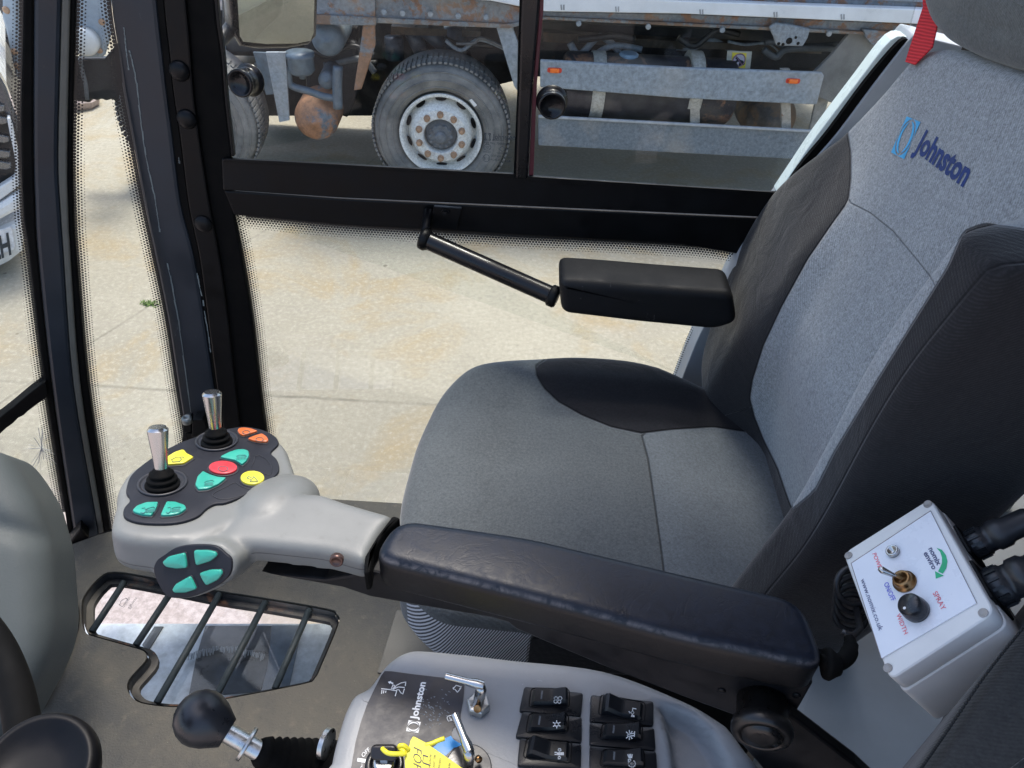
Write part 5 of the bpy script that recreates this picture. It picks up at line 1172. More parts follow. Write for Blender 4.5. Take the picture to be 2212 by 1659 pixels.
# ================================================================== REAR COVER + PASSENGER SEAT
RC = PZ(1.40)
ec = thing('engine_cover', (.6, .4, FZ), 'smooth blue grey cover panel behind the armrest, under the white box', 'cover panel')
cvx = [(1772, 1366), (1830, 1325), (2090, 1137), (2212, 1050), (2420, 900), (2900, 1200), (2900, 1900), (1560, 1850), (1706, 1556)]
obj('cover_shell', prism(BM(), [RC.hit(*p) for p in cvx], V((0, 0, -.35))), m_cover, ec, bevel=.012, seg=4)
bm = BM(); slab(bm, M(c7, [(2080, 1420), (2150, 1410), (2180, 1500), (2170, 1580), (2060, 1600), (2040, 1560)]), PZ(1.44), .03); slab(bm, M(c7, [(2090, 1425), (2100, 1420), (2110, 1590), (2095, 1600)]), PZ(1.447), .02)
o_ = obj('buckle', bm, plain('clear_grey_plastic', (.10, .13, .135), .25), ec, bevel=.004)
psx = [(2330, 1180), (2260, 1290), (2190, 1372), (2120, 1460), (2050, 1562), (2010, 1620), (1975, 1670), (1940, 1760), (2100, 1950), (2600, 1950), (2600, 1180)]
PSP = PZ(1.80); fp = frame(PSP, PSP.hit(2250, 1600))
ps = thing('passenger_seat', PSP.hit(2250, 1600) - V((0, 0, .5)), 'dark grey fabric passenger seat with a stitched edge in the bottom right corner', 'seat')
bm = BM(); pillow(bm, fp, outl_px(psx, PSP, fp, 6), .25, .03, .01, 12, 6)
pc_ = obj('seat_cushion', bm, fabric('charcoal_cloth', (.042, .042, .041), d=(.2, .9, .1), freq=1800), ps, smooth=True)
rs = random.Random(5); bm = BM()
L = spline([PSP.off(-.008).hit(x + 5, y + 3) for x, y in psx[1:7]], 12, False)
for a, b in zip(L[:-1], L[1:]):
    m_ = a.lerp(b, .5); d_ = (b - a).normalized(); tube(bm, [a.lerp(b, .15) + V((0, 0, .001)), m_ + V((0, 0, .002)), a.lerp(b, .85) + V((0, 0, .001))], .0011, 6)
obj('edge_stitching', bm, plain('black_thread', (.016, .016, .016), .8), pc_, smooth=True)

# ================================================================== WING MIRROR (outside the glass)
wm = thing('wing_mirror', PY(1.5).hit(590, 60), 'black framed wing mirror outside the sliding window, reflecting the concrete yard', 'mirror')
MN = V((.72, -1.0, -.34)).normalized(); MP = Pl(PY(1.52).hit(600, 40), MN)
MN2 = V((.52, -1.0, -.14)).normalized()
fm = frame(MP, MP.hit(600, 0))
mo = [(489, -330), (494, -100), (497, 0), (503, 70), (520, 103), (560, 109), (620, 108), (668, 100), (686, 80), (689, 0), (686, -330)]
mi = [(507, -320), (510, -100), (513, 0), (518, 78), (526, 90), (575, 95), (640, 94), (671, 88), (678, 70), (679, 0), (677, -320)]
bm = BM(); pillow(bm, fm, [V(to2(fm, MP.hit(*p))) for p in mo], .05, .010, 0, 3, 5, rb=.015); mh = obj('mirror_housing', bm, m_gloss, wm, smooth=True)
c_m = plain('mirror_silver', (.86, .87, .84), .02, metal=1, var=.01, bump=0, rv=.01)
bm = BM(); prism(bm, [MP.off(.002).hit(*p) for p in mi], -MP.n * .002); obj('mirror_glass', bm, c_m, wm)
bm = BM(); A = MP.off(-.04).hit(510, 40)
tube(bm, spline([A, MP.off(-.02).hit(478, 85), V((-.60, 1.30, MP.hit(455, 110).z))], 4, False), .013, 12); obj('mirror_arm', bm, plain('grey_arm_plastic', (.06, .065, .07), .5), wm, smooth=True)
# ================================================================== TIPPER TRUCK
TO = PY(4.7).hit(952, 287); ps_ = math.radians(2.6); TN = V((math.sin(ps_), -math.cos(ps_), 0)); TD = V((math.cos(ps_), math.sin(ps_), 0))
T = Pl(TO, TN)
truck = thing('tipper_truck', V((TO.x + 1, TO.y + 1, 0)), 'blue grey tipper truck with rusty chassis, white rimmed wheels and side guards', 'truck')
pb = (.17, .195, .225)
r_hi = rust('blue_grey_paint_rusting', pb, .47, 7); r_lo = rust('blue_grey_paint', (.25, .29, .33), .27, 6); r_vy = rust('heavy_rust', (.17, .19, .205), .50, 9, r1=(.20, .13, .09), r2=(.15, .105, .08))
r_dk = rust('dark_chassis_grime', (.022, .023, .026), .35, 5, r1=(.10, .05, .03), r2=(.05, .035, .03)); m_alu = plain('white_alloy_strip', (.66, .69, .72), .35, var=.1, vs=6, scr=12, scrc=(.45, .42, .38))
def tp(name, px, off, th, mat, par=truck, bevel=.006): return poly(name, px, T.off(off), th, mat, par, bevel)
# tipper body above
tp('body_side', [(690, -320), (2500, -320), (2500, -20), (1981, 18), (1475, 0), (1177, -14), (690, -34)], .10, .25, r_hi)
tp('alloy_strip', [(690, -34), (1130, -12), (1177, -12), (1475, 2), (1981, 20), (2500, 48), (2500, 84), (1981, 52), (1475, 30), (1177, 25), (1060, 2), (690, -18)], .16, .06, m_alu)
tp('alloy_strip', [(700, -60), (2500, 20), (2500, 28), (700, -52)], .115, .02, r_lo)
bmk = BM()
for x in (1215, 1333, 1515, 1675, 1820): stpx(bmk, [[(x - 3, 10 + (x - 1177) * .034), (x - 2, 19 + (x - 1177) * .034)], [(x + 3, 10 + (x - 1177) * .034), (x + 3, 19 + (x - 1177) * .034)]], T.off(.161), .008, .001)
obj('strip_marks', bmk, plain('grey_mark', (.3, .32, .34), .6, bump=0), truck)
tp('sill_beam', [(806, -20), (1060, 2), (1177, 25), (1475, 30), (1981, 52), (2500, 84), (2500, 110), (1868, 76), (1661, 62), (1177, 42), (1099, 62), (806, 50)], .08, .14, r_hi)
tp('sill_lip', [(808, 38), (1099, 52), (1177, 36), (1868, 68), (2500, 100), (2500, 112), (1868, 76), (1177, 43), (1099, 62), (808, 50)], .10, .12, r_vy)
tp('front_body_post', [(640, -320), (812, -320), (810, 55), (640, 50)], .11, .2, r_hi)
tp('front_body_rail', [(640, 30), (812, 38), (812, 56), (640, 52)], .13, .1, r_vy)
bm = BM(); prism(bm, [T.off(-.06).hit(x, y) for x, y in ((812, -15), (2500, 75), (2500, 40), (812, -45))], -T.n * 2.3); obj('bed_floor', bm, r_dk, truck)  # unseen deck slab, added to darken the ground below
# arch struts
tp('arch_strut', M(c2, [(1005, 180), (1060, 120), (1100, 150), (1145, 280), (1140, 590), (1120, 560)]), .07, .05, r_lo)
tp('arch_strut', M(c2, [(140, 165), (215, 150), (222, 290), (130, 580), (80, 588), (108, 400)]), .09, .03, rust('orange_rust_plate', (.16, .18, .20), .54, 6, r1=(.30, .165, .10), r2=(.22, .13, .08)))
# dark inner chassis
bm = BM(); prism(bm, [T.off(-.55).hit(*p) for p in ((420, 20), (2400, 95), (2400, 160), (420, 118))], -T.n * .5); obj('chassis_beam', bm, r_dk, truck)
bm = BM(); prism(bm, [T.off(-1.0).hit(*p) for p in ((560, -20), (2400, 60), (2400, 196), (1560, 175), (1150, 165), (800, 250), (560, 250))], -T.n * .1); obj('inner_frame', bm, r_dk, truck)
bm = BM(); prism(bm, [T.off(-.35).hit(*p) for p in M(c2, [(322, 170), (900, 205), (900, 240), (322, 225)])], -T.n * .08); prism(bm, [T.off(-.35).hit(*p) for p in M(c2, [(1310, 210), (2212, 270), (2212, 320), (1310, 270)])], -T.n * .08); prism(bm, [T.off(-.35).hit(*p) for p in M(c3, [(0, 265), (900, 310), (900, 350), (0, 310)])], -T.n * .08)
obj('cross_member', bm, rust('tan_dusty_steel', (.075, .06, .045), .45, 6, r1=(.12, .075, .045), r2=(.07, .05, .035)), truck)
bm = BM()
for L, r_ in (([(445, 180), (540, 380)], .05), ([(540, 190), (720, 340)], .05), ([(735, 170), (740, 350)], .07), ([(340, 240), (345, 380)], .06)):
    A, B = [T.off(-.4).hit(*c2(*p)) for p in L]; tube(bm, [A, B], r_, 12)
obj('suspension_strut', bm, plain('dark_blue_strut', (.045, .06, .08), .35, var=.3), truck, smooth=True)
rt = random.Random(21); mats_ = [plain('hose_black', (.02, .02, .02), .5), plain('hose_grey', (.12, .13, .14), .5), r_lo]
for k in range(16):
    x0, y0 = rt.choice([(640, 90), (700, 120), (830, 80), (1000, 90), (1230, 90), (1450, 90), (1600, 90)]); x0 += rt.uniform(-40, 60); y0 += rt.uniform(-10, 25); o_ = rt.uniform(-.45, -.15)
    tube(bm := BM(), spline([T.off(o_).hit(x0, y0), T.off(o_).hit(x0 + rt.uniform(10, 40), y0 + rt.uniform(-5, 25)), T.off(o_).hit(x0 + rt.uniform(50, 90), y0 + rt.uniform(-15, 15)), T.off(o_).hit(x0 + rt.uniform(100, 170), y0 + rt.uniform(-10, 30))], 5, False), rt.uniform(.008, .022), 8)
    obj('chassis_hose', bm, mats_[k % 3], truck, smooth=True)
for x, y in ((830, 25), (870, 28), (930, 30), (990, 34), (1050, 36), (1250, 50), (1400, 57), (1560, 64), (1790, 72)): obj('chassis_bolt', lathe(BM(), T.off(.105).hit(x, y), T.n, [(.016, 0), (.015, .012), (0, .014)], 8), mats_[2], truck)
# wheels
rub = plain('dusty_tyre_rubber', (.085, .085, .082), .8, var=.22, vs=9, bump=.4, bs=60, bd=.004)
def tyre_mat():
    b = NB('dusty_tyre'); n = b.noise(7, 5, .7); f = b.noise(50, 4, .7)
    b.set(Base_Color=b.mix(b.mr(n, .35, .7), (.13, .132, .132), (.28, .275, .26)), Roughness=.85); b.bump(f, .3, .004); return b.m
mt_ = tyre_mat(); mrim = rust('pale_grey_rim', (.70, .72, .71), .18, 12, r1=(.4, .33, .26), r2=(.3, .26, .22))
mhub = plain('grey_hub', (.11, .13, .15), .5, var=.4, vs=30)
mnut = plain('rusty_nut', (.36, .22, .13), .6, var=.3)
def wheel(c, Rr):
    c = V(c); prof = [(Rr * .60, -.14), (Rr * .60, -.02), (Rr * .63, .02), (Rr * .72, .05), (Rr * .84, .055), (Rr * .93, .035), (Rr * .965, .01), (Rr * .97, -.01), (Rr * 1.0, -.02), (Rr * 1.0, -.26), (Rr * .95, -.30), (Rr * .6, -.30)]
    wh = obj('wheel', lathe(BM(), c, T.n, prof, 96), mt_, truck, smooth=True)
    bm = BM(); u_ = TD; v2 = V((0, 0, 1))
    for k in range(84):
        a = k * 2 * math.pi / 84; d_ = u_ * math.cos(a) + v2 * math.sin(a)
        for (y0, y1) in ((.012, -.075), (-.10, -.17)): bar(bm, c + d_ * Rr * 1.003 + T.n * y0, c + d_ * Rr * 1.003 + T.n * y1, .020, .012, d_)
    obj('tread_blocks', bm, mt_, wh)
    bm = BM()
    for rr_ in (.70, .80, .905):
        ring = [c + (u_ * math.cos(a) + v2 * math.sin(a)) * Rr * rr_ + T.n * {.70: .047, .80: .056, .905: .044}[rr_] for a in [k * 2 * math.pi / 72 for k in range(72)]]; tube(bm, ring, .004, 6, closed=True)
    obj('sidewall_rib', bm, mt_, wh, smooth=True)
    bmr = lathe(BM(), c, T.n, [(Rr * .56, -.1), (Rr * .58, .025), (Rr * .605, .035), (Rr * .60, .042), (Rr * .565, .040), (Rr * .54, .02), (Rr * .52, -.035), (Rr * .50, -.045), (Rr * .465, -.02), (Rr * .42, .03), (Rr * .38, .055), (Rr * .26, .06), (Rr * .245, .05), (Rr * .24, .0), (0, .0)], 72)
    nf0 = len(bmr.faces)
    for k in range(10):
        a = (k + .5) * 2 * math.pi / 10; d_ = u_ * math.cos(a) + v2 * math.sin(a); p = c + d_ * Rr * .485 + T.n * -.022
        nn = (T.n * .8 + d_ * .6).normalized(); t_ = d_.cross(T.n).normalized(); q = nn.cross(t_)
        prism(bmr, [p + nn * .006 + t_ * .035 * math.cos(b) + q * .016 * math.sin(b) for b in [j * 2 * math.pi / 14 for j in range(14)]], nn * .002)
    bmr.faces.ensure_lookup_table()
    for f_ in bmr.faces[nf0:]: f_.material_index = 1
    rm_ = obj('rim', bmr, [mrim, m_black], wh, smooth=True); rm_.modifiers.new('es', 'EDGE_SPLIT').split_angle = .7
    for k in range(10):
        a = (k + .5) * 2 * math.pi / 10; d_ = u_ * math.cos(a) + v2 * math.sin(a); obj('wheel_nut', lathe(BM(), c + d_ * Rr * .325 + T.n * .056, T.n, [(.021, 0), (.021, .012), (.0155, .014), (.0155, .032), (.011, .037), (0, .037)], 8), mnut, wh)
    bm = lathe(BM(), c, T.n, [(Rr * .235, .0), (Rr * .23, .02), (Rr * .17, .04), (Rr * .155, .06), (Rr * .09, .065), (Rr * .085, .08), (Rr * .06, .092), (0, .095)], 40)
    for k in range(12):
        a = k * 2 * math.pi / 12; d_ = u_ * math.cos(a) + v2 * math.sin(a); lathe(bm, c + d_ * Rr * .155 + T.n * .055, T.n, [(.011, 0), (.010, .012), (0, .014)], 8)
    obj('hub', bm, mhub, wh)
    return wh
W1 = T.hit(953, 287); Rr = W1.z / 1.0
wheel(W1, Rr)
bm = BM(); prism(bm, [T.off(.06).hit(*c2(*p)) for p in ((828, 648), (845, 640), (880, 680), (862, 692))], T.n * .004); wq = obj('chalk_patch', bm, m_inkw, truck)
W0 = T.hit(408, 262); W0 = V((W0.x, W0.y, Rr)); wheel(W0, Rr)
tube_ax = obj('axle', tube(BM(), [W1 - T.n * .3, W1 - T.n * 2.1], .09, 14), r_dk, truck, smooth=True)
obj('axle', tube(BM(), [W0 - T.n * .3, W0 - T.n * 2.1], .09, 14), r_dk, truck, smooth=True)
for Wc in (W1, W0):
    obj('wheel', lathe(BM(), Wc - T.n * 1.95, T.n, [(Rr * .6, -.14), (Rr * .63, .02), (Rr * .84, .05), (Rr, .0), (Rr, -.28), (Rr * .6, -.3)], 48), mt_, truck, smooth=True)
# air tanks and pods between the wheels
def cyl(name, px, r_, off, ln, mat, nb_=0, par=truck):
    c = T.off(off).hit(*px); return obj(name, lathe(BM(), c, T.n, [(r_, -ln), (r_, -.02), (r_ * .97, .01), (r_ * .80, r_ * .32), (r_ * .5, r_ * .5), (r_ * .12, r_ * .58), (r_ * .1, r_ * .62), (0, r_ * .62)], 40), mat, par, smooth=True)
mtank = rust('rusty_air_tank', (.15, .18, .21), .56, 4.5, r1=(.45, .24, .14), r2=(.30, .17, .11))
cyl('air_tank', c1(2050, 768), .137, -.05, .55, mtank); cyl('air_tank', c1(2125, 255), .095, .0, .30, plain('blue_grey_pod', (.10, .135, .17), .4, var=.25, scr=10, scrc=(.2, .2, .2)))
mp_ = bpy.data.materials['blue_grey_pod']; cyl('brake_chamber', c1(2118, 520), .052, -.02, .2, mp_)
obj('filter_bowl', lathe(BM(), T.off(.0).hit(*c1(1940, 340)), (0, 0, -1), [(.085, 0), (.085, .02), (.078, .03), (.078, .10), (.06, .12), (.02, .125), (.018, .15), (0, .15)], 32), mp_, truck, smooth=True)
bm = BM(); tube(bm, spline([T.off(.01).hit(*c1(*p)) for p in ((1872, 440), (1872, 520), (1900, 560), (2000, 590), (2100, 625), (2190, 640))], 5, False), .022, 12); tube(bm, spline([T.off(.02).hit(*c1(*p)) for p in ((2190, 430), (2185, 560), (2190, 700))], 4, False), .03, 12); obj('air_pipe', bm, mp_, truck, smooth=True)
bm = BM(); 
for L in (([(737, 170), (775, 170)], .12), ([(737, 255), (790, 262)], .10)):
    pass
slab(bm, [(655, 80), (770, 90), (775, 200), (750, 260), (660, 200)], T.off(-.25), .2); obj('valve_block', bm, r_dk, truck, bevel=.03)
bm = BM(); slab(bm, M(c1, [(1640, 340), (1740, 345), (1770, 610), (1725, 615)]), T.off(-.05), .02); obj('support_strut', bm, mp_, truck)
bm = BM(); slab(bm, M(c1, [(1722, 340), (1850, 340), (1874, 780), (1810, 792)]), T.off(.04), .02); obj('support_strut', bm, r_lo, truck)
obj('mud_box', slab(BM(), [(480, -60), (700, -60), (690, 40), (640, 112), (480, 112)], T.off(-.3), .4), r_dk, truck)
bm = BM(); prism(bm, [T.off(-.3).hit(*p) for p in M(c2, [(-20, 180), (110, 175), (100, 330), (60, 340), (-20, 300)])], -T.n * .2); obj('spring_bellows', bm, m_rubber, truck, bevel=.03)
# tank, straps, cap, guards
tc = lathe(BM(), T.off(-.06).hit(1215, 182), TD, [(.0, -.0), (.17, 0), (.19, .02), (.19, 1.02), (.17, 1.04), (0, 1.04)], 40); obj('fuel_tank', tc, rust('dark_fuel_tank', (.028, .027, .032), .42, 4, r1=(.28, .14, .08), r2=(.16, .10, .07)), truck, smooth=True)
for px in (1287, 1492):
    c_ = T.off(-.06).hit(px, 185); ft = obj('tank_strap', lathe(BM(), c_, TD, [(.19, -.038), (.199, -.038), (.199, .038), (.19, .038)], 40), rust('cream_strap', (.42, .41, .37), .25, 9), truck, smooth=True)
bm = BM(); cc_ = T.off(-.06).hit(1357, 128); lathe(bm, cc_, (0, 0, 1), [(.045, -.04), (.045, 0), (.058, .004), (.060, .03), (.05, .038), (0, .040)], 12); obj('filler_cap', bm, plain('pale_blue_cap', (.24, .33, .42), .4, var=.2), truck, bevel=.004)
bm = BM(); prism(bm, [T.off(-.10).hit(*p) for p in ((1205, 200), (1550, 218), (1550, 262), (1205, 250))], -T.n * .2); obj('tank_skirt', bm, plain('black_tank_skirt', (.022, .02, .026), .5, var=.4), truck)
gl = tp('side_guard', [(1167, 130), (1475, 147), (1776, 157), (1781, 165), (1774, 190), (1765, 227), (1475, 213), (1167, 189)], .16, .03, r_lo, bevel=.008)
gl2 = tp('side_guard', [(1163, 252), (1755, 284), (1752, 300), (1728, 345), (1163, 315)], .16, .04, rust('scraped_grey_guard', (.16, .19, .22), .33, 9, r1=(.34, .29, .24), r2=(.25, .22, .2)), bevel=.008)
tp('guard_lip', [(1163, 250), (1756, 282), (1755, 287), (1163, 255)], .175, .02, plain('scuffed_pale_edge', (.34, .37, .40), .4, var=.2), bevel=.003)
for px in ((1188, 252), (1697, 280), (1500, 265)):
    obj('guard_bracket', slab(BM(), [(px[0] - 10, 150), (px[0] + 10, 150), (px[0] + 12, px[1] + 20), (px[0] - 8, px[1] + 20)], T.off(.125), .03), rust('cream_bracket', (.34, .32, .28), .35, 8) if px[0] == 1188 else bpy.data.materials['cream_bracket'], truck)
mor = plain('orange_marker_lens', (.80, .16, .02), .25, var=.1, bump=0)
for px in ((1198, 152), (1713, 175)):
    fo = frame(T, T.off(.162).hit(*px)); 
    bm = BM(); pillow(bm, fo, rounded([V(p) for p in ((-.042, -.014), (.042, -.014), (.042, .014), (-.042, .014))], .012, 4), .002, .0005, 0, 2, 2); mk = obj('marker_base', bm, plain('red_base', (.5, .04, .02), .4) if px[0] < 1500 else bpy.data.materials['red_base'], truck, smooth=True)
    bm = BM(); pillow(bm, (fo[0] + T.n * .014, *fo[1:]), rounded([V(p) for p in ((-.026, -.012), (.026, -.012), (.026, .012), (-.026, .012))], .006, 4), .014, .004, .002, 3, 3); obj('marker_lamp', bm, mor, mk, smooth=True)
# hanging plate with bolt holes
hp_ = tp('hanger_plate', M(c3, [(560, 180), (600, 148), (700, 160), (830, 188), (812, 250), (780, 303), (610, 298), (590, 240)]), .14, .03, rust('grey_hanger_plate', (.22, .25, .28), .28, 10), bevel=.01)
bm = BM()
for (x, y, r_) in ((690, 265, .018), (622, 283, .009), (650, 288, .009), (733, 243, .008), (748, 281, .009)):
    lathe(bm, T.off(.1405).hit(*c3(x, y)), T.n, [(r_, 0), (r_, .001), (0, .001)], 16)
obj('bolt_hole', bm, m_black, hp_)
# mudflaps and rear parts
mf = plain('dusty_mudflap', (.17, .17, .165), .7, var=.4, vs=5)
tp('mudguard', M(c3, [(1190, 215), (1268, 250), (1250, 330), (1000, 680), (945, 660), (850, 620), (840, 480), (960, 360), (1080, 215)]), .06, .03, mf); tp('mudguard', M(c3, [(1170, 190), (1600, 230), (1600, 270), (1270, 262), (1265, 330), (1190, 250)]), .12, .04, r_hi)
tp('mudflap', M(c3, [(880, 560), (970, 580), (900, 800), (850, 960), (800, 940), (850, 700)]), .0, .02, plain('pale_dusty_flap', (.26, .25, .23), .7, var=.3))
tp('mudflap_clip', M(c3, [(890, 560), (970, 590), (950, 640), (885, 610)]), .02, .012, plain('pale_clip', (.40, .38, .34), .6))
obj('brake_drum', lathe(BM(), T.off(-.25).hit(1665, 262), T.n, [(.17, -.3), (.17, -.02), (.155, .01), (.06, .03), (.05, .06), (0, .06)], 40), rust('brown_drum', (.13, .12, .115), .5, 6, r1=(.26, .17, .11), r2=(.2, .15, .11)), truck, smooth=True)
W2 = T.hit(1975, 300); W2 = V((W2.x + .25, W2.y, Rr)); wheel(W2, Rr)
# warning notice
ws = tp('warning_notice', M(c3, [(290, 330), (450, 335), (437, 447), (282, 440)]), -.05, .01, plain('cream_sign_plate', (.50, .49, .42), .5), bevel=.001)
obj('notice_square', slab(BM(), M(c3, [(322, 340), (415, 345), (405, 442), (315, 437)]), T.off(-.047), .003), plain('yellow_sign', (.70, .60, .06), .5), ws)
bm = BM(); SG = T.off(-.0465); cxy = c3(364, 390)
lathe(bm, SG.hit(*cxy), T.n, [(.038, 0), (.038, .001), (0, .001)], 32); obj('notice_disc', bm, plain('lilac_white', (.62, .58, .66), .5), ws)
bm = BM(); ring = [SG.hit(*cxy) + T.n * .002 + (TD * math.cos(a) + V((0, 0, 1)) * math.sin(a)) * .036 for a in [k * 2 * math.pi / 32 for k in range(32)]]; tube(bm, ring, .0035, 6, closed=True); A = SG.hit(*cxy); bar(bm, A + TD * .025 - V((0, 0, .025)) + T.n * .003, A - TD * .025 + V((0, 0, .025)) + T.n * .003, .003, .005); obj('notice_ring', bm, plain('dull_red_ink', (.30, .16, .26), .5, bump=0), ws, smooth=True)
bm = BM(); stpx(bm, [M(c3, [(340, 405), (360, 390), (385, 400), (395, 415)]), M(c3, [(350, 375), (365, 392)]), M(c3, [(375, 405), (370, 420)])], T.off(-.044), .014, .001); obj('notice_figure', bm, m_ink, ws)
for a0_, a1_ in ((.75, 3.1),): obj('far_light_blocker', prism(BM(), [W1 + TD * a0_ - T.n * 2.25 + V((0, 0, -.20)), W1 + TD * a1_ - T.n * 2.25 + V((0, 0, -.20)), W1 + TD * a1_ - T.n * 2.25 + V((0, 0, .45)), W1 + TD * a0_ - T.n * 2.25 + V((0, 0, .45))], -T.n * .03), r_dk, truck)  # unseen slab added to block light and darken under the truck
# front corner of the truck with lamp and black flap
fp_ = tp('cab_corner_panel', M(lf, [(480, -300), (640, -300), (655, 190), (640, 250), (615, 330), (600, 346), (480, 344), (440, 300), (440, -300)]), .12, .05, plain('pale_blue_grey_panel', (.27, .32, .37), .4, var=.1), bevel=.02)
lc = T.off(.17).hit(*lf(498, 252)); obj('round_lamp', lathe(BM(), lc, T.n, [(.075, -.05), (.075, .0), (.068, .012), (.058, .014), (.04, .022), (0, .026)], 36), plain('pearl_lamp_lens', (.62, .62, .60), .15, var=.06), truck, smooth=True)
for p in ((605, 130), (592, 298)): obj('panel_bolt', lathe(BM(), T.off(.122).hit(*lf(*p)), T.n, [(.018, 0), (.016, .01), (0, .014)], 10), mnut, fp_)
tp('front_flap', M(lf, [(440, 345), (620, 345), (700, 250), (735, 560), (720, 590), (690, 605), (660, 590), (630, 600), (600, 588), (575, 600), (550, 590), (530, 612), (440, 600)]), .02, .05, plain('black_front_flap', (.012, .012, .013), .45, var=.5), bevel=.01)
bm = BM(); tube(bm, spline([T.off(.10).hit(*lf(*p)) for p in ((476, 350), (490, 430), (508, 500), (518, 590))], 5, False), .012, 8); obj('hose', bm, plain('grey_hose', (.10, .11, .12), .5), truck, smooth=True)
st_ = tag(obj('stone_block', lathe(BM(), PZ(.05).hit(*lf(478, 590)), (0.1, 0, 1), [(.10, -.06), (.13, -.02), (.14, .02), (.10, .06), (0, .07)], 9), plain('pinkish_stone', (.42, .34, .31), .8, var=.2), loc=PZ(0).hit(*lf(478, 600))), 'small pinkish stone block lying by the black flap of the truck', 'stone')
st_.name = 'stone'

# ================================================================== VEHICLES AT THE LEFT EDGE
VP = Pl(PZ(0).hit(10, 590) + V((0, .0, 0)), V((.55, -1, 0)))
van = thing('white_pickup', PZ(0).hit(-60, 600), 'white pickup with a chrome barred grille and number plate, parked beyond the windscreen', 'pickup')
def vp(name, px, off, th, mat, bevel=.004, par=van): return poly(name, M(lf, px), VP.off(off), th, mat, par, bevel)
vw = plain('white_vehicle_paint', (.62, .64, .66), .25, var=.04, coat=.3, bump=0); vd = plain('dark_grille_plastic', (.02, .021, .024), .4, var=.2); vs_ = plain('satin_silver_grille', (.16, .17, .18), .25, metal=.8, var=.1)
vp('bonnet', [(-900, 300), (-300, 330), (-60, 420), (0, 455), (45, 530), (20, 560), (-300, 500), (-900, 520)], -.02, 1.2, vw, .03)
vp('front_mask', [(-900, 480), (-60, 500), (10, 540), (70, 640), (120, 760), (130, 900), (120, 1120), (0, 1290), (-900, 1330)], -.05, 1.0, vd, .03)
vp('headlamp', [(-60, 440), (0, 455), (40, 530), (78, 640), (118, 740), (112, 800), (75, 760), (40, 690), (-20, 600)], .03, .1, plain('smoked_headlamp', (.05, .055, .065), .12, coat=.6, var=.3), .02)
for (y, x1) in ((628, 28), (700, 45), (810, 55), (900, 62), (968, 66)):
    vp('grille_bar', [(-300, y - 60), (x1 - 30, y - 5), (x1, y), (x1, y + 32), (x1 - 30, y + 40), (-300, y + 5)], .05, .04, vs_, .005)
vp('chrome_surround', [(60, 700), (78, 760), (108, 900), (118, 1010), (125, 1100), (0, 1190), (-500, 1300), (-500, 1230), (0, 1110), (85, 1055), (95, 1000), (85, 920), (55, 780), (40, 700)], .08, .05, vw, .01)
vp('bumper', [(-500, 1330), (0, 1215), (120, 1140), (134, 1180), (132, 1240), (0, 1310), (-500, 1420)], .10, .08, vw, .02)
vp('lower_bumper', [(-500, 1480), (0, 1360), (130, 1300), (140, 1420), (135, 1500), (60, 1560), (0, 1590), (-500, 1700)], .06, .4, vw, .03)
npl = vp('number_plate', [(-320, 1460), (60, 1345), (72, 1360), (92, 1470), (80, 1485), (-320, 1640)], .075, .012, plain('white_plate', (.62, .64, .68), .35), .006)
bm = BM(); NPp = VP.off(.077); text_px(bm, 'LH', NPp, lf(-35, 1548), lf(68, 1505), lf(-55, 1425), bold=.03, th=.002); obj('plate_letters', bm, m_ink, npl)
for c_ in ((-120, 900),):
    P = VP.off(-.55).hit(*lf(-200, 1300)); obj('front_wheel', lathe(BM(), V((P.x, P.y, .33)), VP.n.cross(V((0, 0, 1))), [(.2, -.1), (.33, -.1), (.33, .1), (.2, .1)], 32), rub, van, smooth=True)
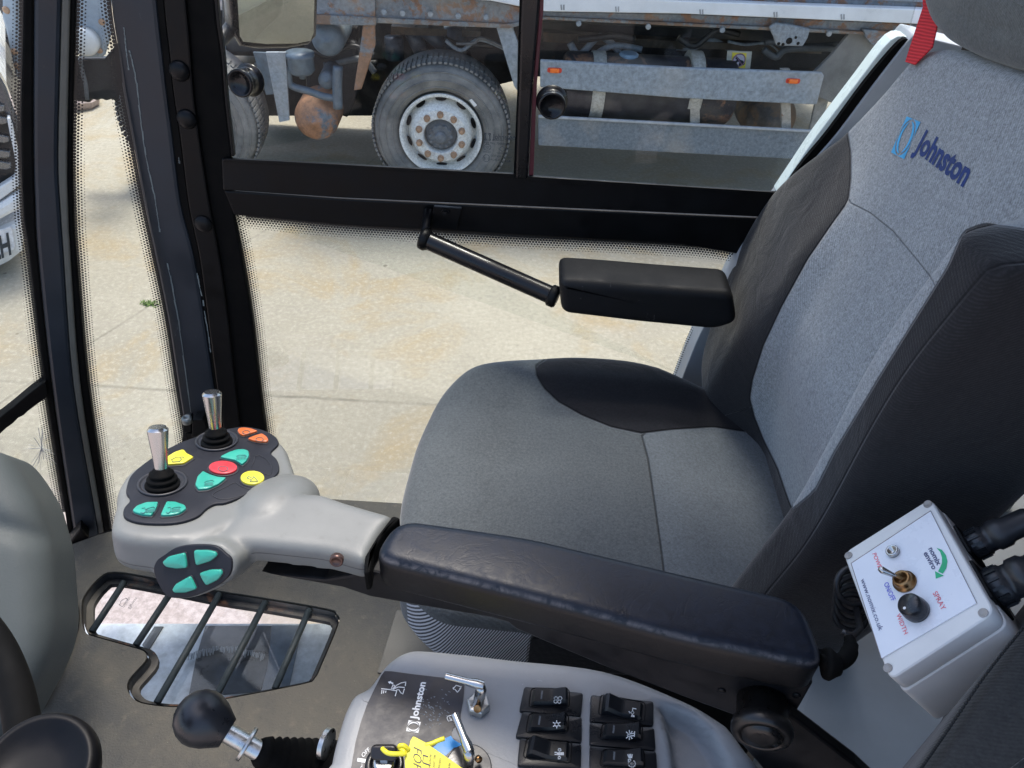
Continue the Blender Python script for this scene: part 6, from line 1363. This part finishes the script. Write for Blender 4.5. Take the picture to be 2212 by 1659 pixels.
# second parked vehicle further away, seen past the truck strut
cp = Pl(PZ(0).hit(20, 145), V((.2, -1, 0)))
car = thing('dark_parked_car', PZ(0).hit(0, 140), 'dark blue grey car with a wide bumper, parked far left beyond the truck', 'car')
cm = plain('dark_car_paint', (.05, .062, .08), .25, var=.15, coat=.3)
poly('car_body', M(lf, [(-500, -300), (60, -300), (120, -100), (120, 200), (100, 270), (-500, 250)]), cp, 1.5, cm, car, .05); poly('bumper', M(lf, [(-500, 130), (40, 150), (110, 160), (110, 215), (40, 210), (-500, 190)]), cp.off(.06), .1, plain('car_bumper', (.10, .12, .14), .4), car, .02)
poly('lower_grille', M(lf, [(-500, 220), (30, 225), (60, 235), (50, 310), (-500, 300)]), cp.off(.03), .3, vd, car, .02)
for x in (-200, 20): obj('wheel', lathe(BM(), V((cp.off(-.5).hit(*lf(x, 280)).x, cp.off(-.4).hit(*lf(x, 280)).y, .32)), cp.n, [(.2, -.2), (.32, -.2), (.32, .02), (.2, .03), (.1, .02), (0, .02)], 28), rub, car, smooth=True)
# pale support leg of the truck's cab step, left of the pillar
tp('step_stay', M(lf, [(8, -300), (95, -300), (100, 60), (118, 360), (122, 450), (105, 478), (85, 440), (62, 330), (30, 180), (8, 100)]), .35, .04, bpy.data.materials['pale_blue_grey_panel'], bevel=.02)
bm = BM()
for p in ((36, 60), (86, 308), (102, 392)): lathe(bm, T.off(.351).hit(*lf(*p)), T.n, [(.02, 0), (.015, .008), (0, .01)], 10)
obj('stay_bolt', bm, mnut, truck)
# leaf and weed on the concrete
bm = BM(); rs = random.Random(9)
for k in range(60):
    p = PZ(.0).hit(*c4(rs.gauss(965, 28), rs.gauss(312, 9))); a = rs.uniform(0, 6.28); L = rs.uniform(.01, .03); h = rs.uniform(.005, .02)
    q = V((math.cos(a), math.sin(a), 0)); s_ = V((-q.y, q.x, 0)) * .006; bm.faces.new([bm.verts.new(v_) for v_ in (p - s_, p + q * L + V((0, 0, h)), p + s_)])
wd = obj('weed', bm, plain('weed_green', (.10, .16, .03), .6), recalc=False, loc=PZ(0).hit(*c4(965, 312))); tag(wd, 'small green weed growing from a concrete joint', 'weed')
